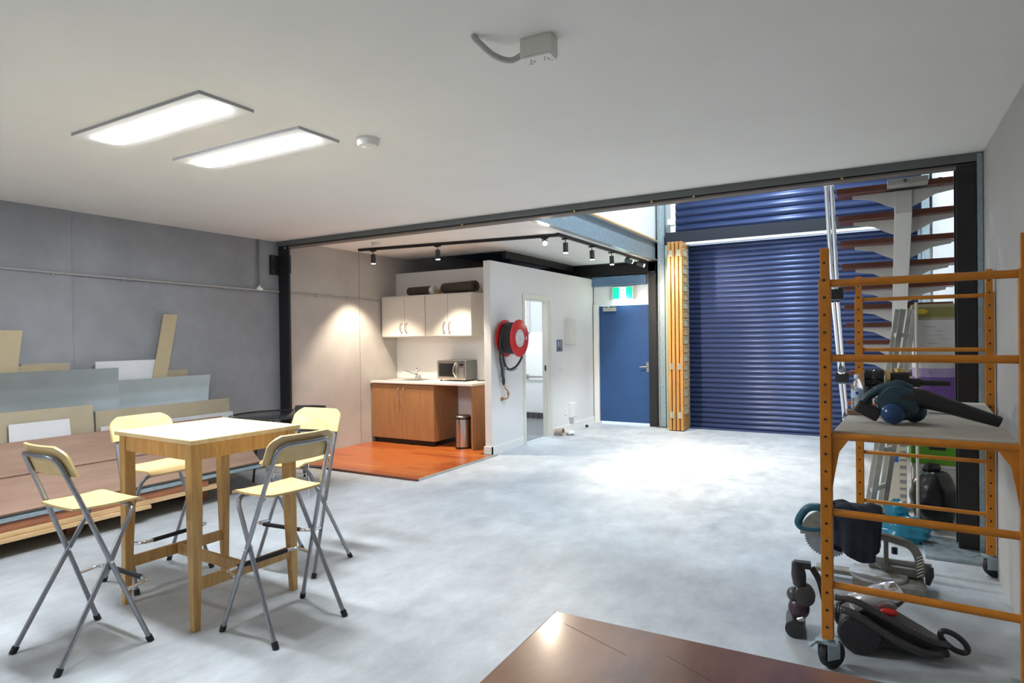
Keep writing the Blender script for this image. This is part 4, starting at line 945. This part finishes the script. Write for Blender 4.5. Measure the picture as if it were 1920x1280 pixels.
# ------------------------------------------------------------------ mitre saw
ms = thing('mitre_saw', 'mitre saw with blue handle and toothed blade under the scaffold', 'saw', (-.03, 4.28, 0))
obj('base', MB().box(-.10, .26, -.16, .14, .02, .055), TOOLAL, ms, bevel=.006)
for x in (-.07, .23):
    for y_ in (-.13, .11): obj('foot', MB().cyl((x, y_, 0), (x, y_, .022), .018, 10), RUBBER, ms)
obj('turntable', MB().lathe([(.15, .055), (.15, .07), (.14, .074)], 40, Matrix.Translation((.03, -.02, 0))), ALU, ms, True)
obj('table_arm', MB().box(-.30, .0, -.055, .03, .035, .062), TOOLAL, ms, bevel=.006)
fence = MB().box(-.02, .30, .055, .07, .06, .14); obj('fence', fence, ALU, ms, bevel=.003)
bl = MB(); n = 48; poly = []
for k in range(n):
    a0 = 2*PI*k/n; poly.append((math.cos(a0)*.132, math.sin(a0)*.132)); poly.append((math.cos(a0+.085)*.121, math.sin(a0+.085)*.121))
bl.prism([(-.235+p[0], .245+p[1]) for p in poly], -.012, -.009); obj('blade', bl, SATIN, ms, label='round toothed saw blade')
gd = [(-.235+math.cos(a)*.150, .245+math.sin(a)*.150) for a in [math.radians(20+k*8) for k in range(21)]]
gd += [(-.235+math.cos(a)*.05, .245+math.sin(a)*.05) for a in [math.radians(180-k*20) for k in range(9)]]
obj('blade_guard', MB().prism(gd, -.03, .02), TOOLAL, ms, bevel=0)
obj('handle', MB().tube(spline([(-.235, -.01, .40), (-.29, -.01, .415), (-.345, -.01, .40), (-.385, -.01, .345), (-.395, -.01, .30), (-.36, -.01, .275), (-.29, -.01, .28), (-.245, -.01, .31), (-.235, -.01, .37)]), .024, 14), TEAL, ms, True)
obj('motor', MB().lathe([(.05, 0), (.065, .01), (.065, .15), (.05, .17)], 24, Matrix.Translation((-.09, -.10, .31)) @ Matrix.Rotation(-PI/2, 4, 'X')), TEALD, ms, True)
arch = spline([(-.06, .03, .285), (.05, .03, .275), (.13, .03, .262), (.20, .03, .235), (.235, .03, .17), (.24, .03, .08)])
obj('arch_arm', MB().tube(arch, .024, 10), TOOLAL, ms, True)
rb = MB()
for k in range(7):
    z = .07+k*.018; rb.tube([(.225, .005, z), (.255, .005, z+.02)], .004, 6)
obj('arm_ribs', rb, ALU, ms); obj('pivot_post', MB().box(.06, .085, .01, .05, .06, .27).box(.085, .23, .01, .05, .06, .11), TOOLAL, ms, bevel=.005)
obj('guide_rod', MB().cyl((-.12, -.03, .245), (.05, -.05, .11), .005, 8), SATIN, ms)
obj('lock_knob', MB().tube([(.275, -.02, .045), (.285, -.02, .10), (.29, -.02, .145)], [.012, .022, .014], 12), BLACKP, ms, True)
obj('clamp_knob', MB().cyl((.115, .0, .19), (.115, .0, .225), .016, 10), BLACKP, ms)
ck = thing('cloth_bag', 'dark navy cloth bag draped over the mitre saw motor', 'cloth', (-.125, 4.19, .225))
def drape(u, v):
    a = 2*PI*u; w = v**1.3
    rx = .150*min(1, (v/.22)**.55) if v > 0 else 0.0
    fold = 1+w*(.085*math.sin(7*a+.8)+.05*math.sin(12*a+2.1+2*v))
    z = .25-.02*(v/.22)**2 if v < .22 else .23-.25*(v-.22)/.78
    z += .018*math.sin(3*a+1)*(1-w) if v > .05 else 0
    sag = .045*w*math.sin(2*a+.6)
    return (math.cos(a)*rx*fold*(1-.12*w), math.sin(a)*rx*.58*fold-.0, z+sag)
obj('body', MB().sheet(drape, 64, 22, .004), DENIM, ck, True)
obj('cuff', MB().tube(spline([(-.09, -.03, .13), (-.125, -.04, .20), (-.13, -.03, .262)]), [.05]*4+[.046]*4+[.036]*9, 14), DENIM, ck, True)

# ------------------------------------------------------------------ canister vacuum cleaner
vc = thing('vacuum_cleaner', 'dark grey canister vacuum cleaner lying under the scaffold', 'vacuum cleaner', (-.06, 3.40, 0), math.radians(8))
for y_ in (-.10, .11):
    w = obj('wheel', MB().lathe([(.03, -.02), (.085, -.018), (.092, -.006), (.092, .006), (.085, .018), (.03, .02)], 36, Matrix.Translation((-.03, y_, .092)) @ Matrix.Rotation(PI/2, 4, 'X')), VACD, vc, True)
obj('chassis', MB().prism([(-.10, .06), (-.09, .15), (.0, .21), (.12, .17), (.25, .10), (.33, .055), (.33, .03), (.18, .022), (-.05, .03)], -.075, .085), VACD, vc, bevel=.012)
obj('dust_canister', MB().lathe([(.05, 0), (.064, .02), (.066, .17), (.056, .19)], 28, Matrix.Translation((-.05, .0, .17)) @ Matrix.Rotation(math.radians(62), 4, 'Y')), mat('clear_grey_canister', (.5, .5, .52), .12, .5), vc, True)
obj('cyclone_cap', MB().lathe([(.060, 0), (.062, .012), (.05, .05), (.02, .06)], 28, Matrix.Translation((.105, .0, .255)) @ Matrix.Rotation(math.radians(62), 4, 'Y')), CHROME, vc, True)
obj('release_button', MB().ball((.09, -.085, .205), .03, 14, (1.3, .5, .6)), RED, vc, True)
pts1 = spline([(-.13, -.10, .20), (-.06, -.115, .19), (.03, -.125, .145), (.12, -.125, .095), (.22, -.11, .055), (.30, -.06, .04)], 12)
obj('hose', MB().tube(pts1, [.019 if i % 2 else .0165 for i in range(len(pts1))], 12), VACG, vc, True)
pts2 = spline([(-.13, -.09, .245), (-.05, -.105, .245), (.05, -.11, .20), (.16, -.105, .145), (.26, -.085, .10), (.33, -.03, .07)], 12)
obj('hose', MB().tube(pts2, [.017 if i % 2 else .0145 for i in range(len(pts2))], 12), VACG, vc, True)
obj('nose_handle', MB().tube([(.355+.052*math.cos(2*PI*k/20), -.02, .085-.028*math.cos(2*PI*k/20+.3)+.026*math.sin(2*PI*k/20)) for k in range(20)], .013, 10, closed=True), VACD, vc, True)
wd = obj('wand_elbow', MB().tube([(-.285, 0, .36), (-.28, 0, .30), (-.275, 0, .25)], [.026, .034, .03], 16).box(-.30, -.225, -.02, .02, .335, .365), VACD, vc, True)
obj('wand_joint', MB().lathe([(.025, -.045), (.045, -.04), (.05, 0), (.045, .04), (.025, .045)], 24, Matrix.Translation((-.255, 0, .205)) @ Matrix.Rotation(PI/2, 4, 'X')), VACG, vc, True)
obj('swivel', MB().ball((-.30, .0, .20), .036, 18), VACG, vc, True)
obj('turbine_head', MB().ball((-.28, .0, .135), .055, 20, (.9, .8, 1)), mat('vacuum_plum', (.05, .028, .04), .3), vc, True)
obj('floor_head', MB().tube([(-.30, -.05, .045), (-.295, .0, .05), (-.29, .12, .045)], .045, 18), VACD, vc, True)
obj('head_clip', MB().cyl((-.285, -.03, .085), (-.26, -.03, .10), .014, 10), ALU, vc)
obj('wand', MB().tube(spline([(-.22, .02, .335), (-.185, .01, .27), (-.165, -.01, .18), (-.15, -.02, .12)]), .015, 10), VACD, vc, True)

# ------------------------------------------------------------------ foreground table
ft = thing('brown_table', 'low worn dark brown table in the foreground', 'table', (-.309, 1.592, 0), math.radians(1.5))
obj('table_top', MB().box(-.775, .775, -.645, .645, .365, .40), BROWNTOP, ft, bevel=.006)
for sx in (-1, 1):
    for sy in (-1, 1): obj('leg', MB().box(sx*.68-.035, sx*.68+.035, sy*.55-.035, sy*.55+.035, 0, .365), BROWNTOP, ft, bevel=.004)
for sy in (-1, 1): obj('apron', MB().box(-.645, .645, sy*.55-.012, sy*.55+.012, .28, .365), BROWNTOP, ft)
for sx in (-1, 1): obj('apron', MB().box(sx*.68-.012, sx*.68+.012, -.515, .515, .28, .365), BROWNTOP, ft)
sc_ = MB()
for (x0, y0, x1, y1) in ((-.70, .56, -.42, .44), (-.30, .50, -.12, .40)):
    d_ = Vector((x1-x0, y1-y0, 0)); n_ = Vector((-d_.y, d_.x, 0)).normalized()*.0012; a_ = Vector((x0, y0, .4003)); b_ = Vector((x1, y1, .4003))
    sc_.add([a_-n_, b_-n_, b_+n_, a_+n_, a_-n_-Vector((0, 0, .0006)), b_-n_-Vector((0, 0, .0006)), b_+n_-Vector((0, 0, .0006)), a_+n_-Vector((0, 0, .0006))], [(0, 1, 2, 3), (4, 7, 6, 5), (0, 4, 5, 1), (1, 5, 6, 2), (2, 6, 7, 3), (3, 7, 4, 0)])
o_ = obj('scratches', sc_, mat('scratch_dark', (.05, .022, .012), .6), ft); o_['kind'] = 'stuff'
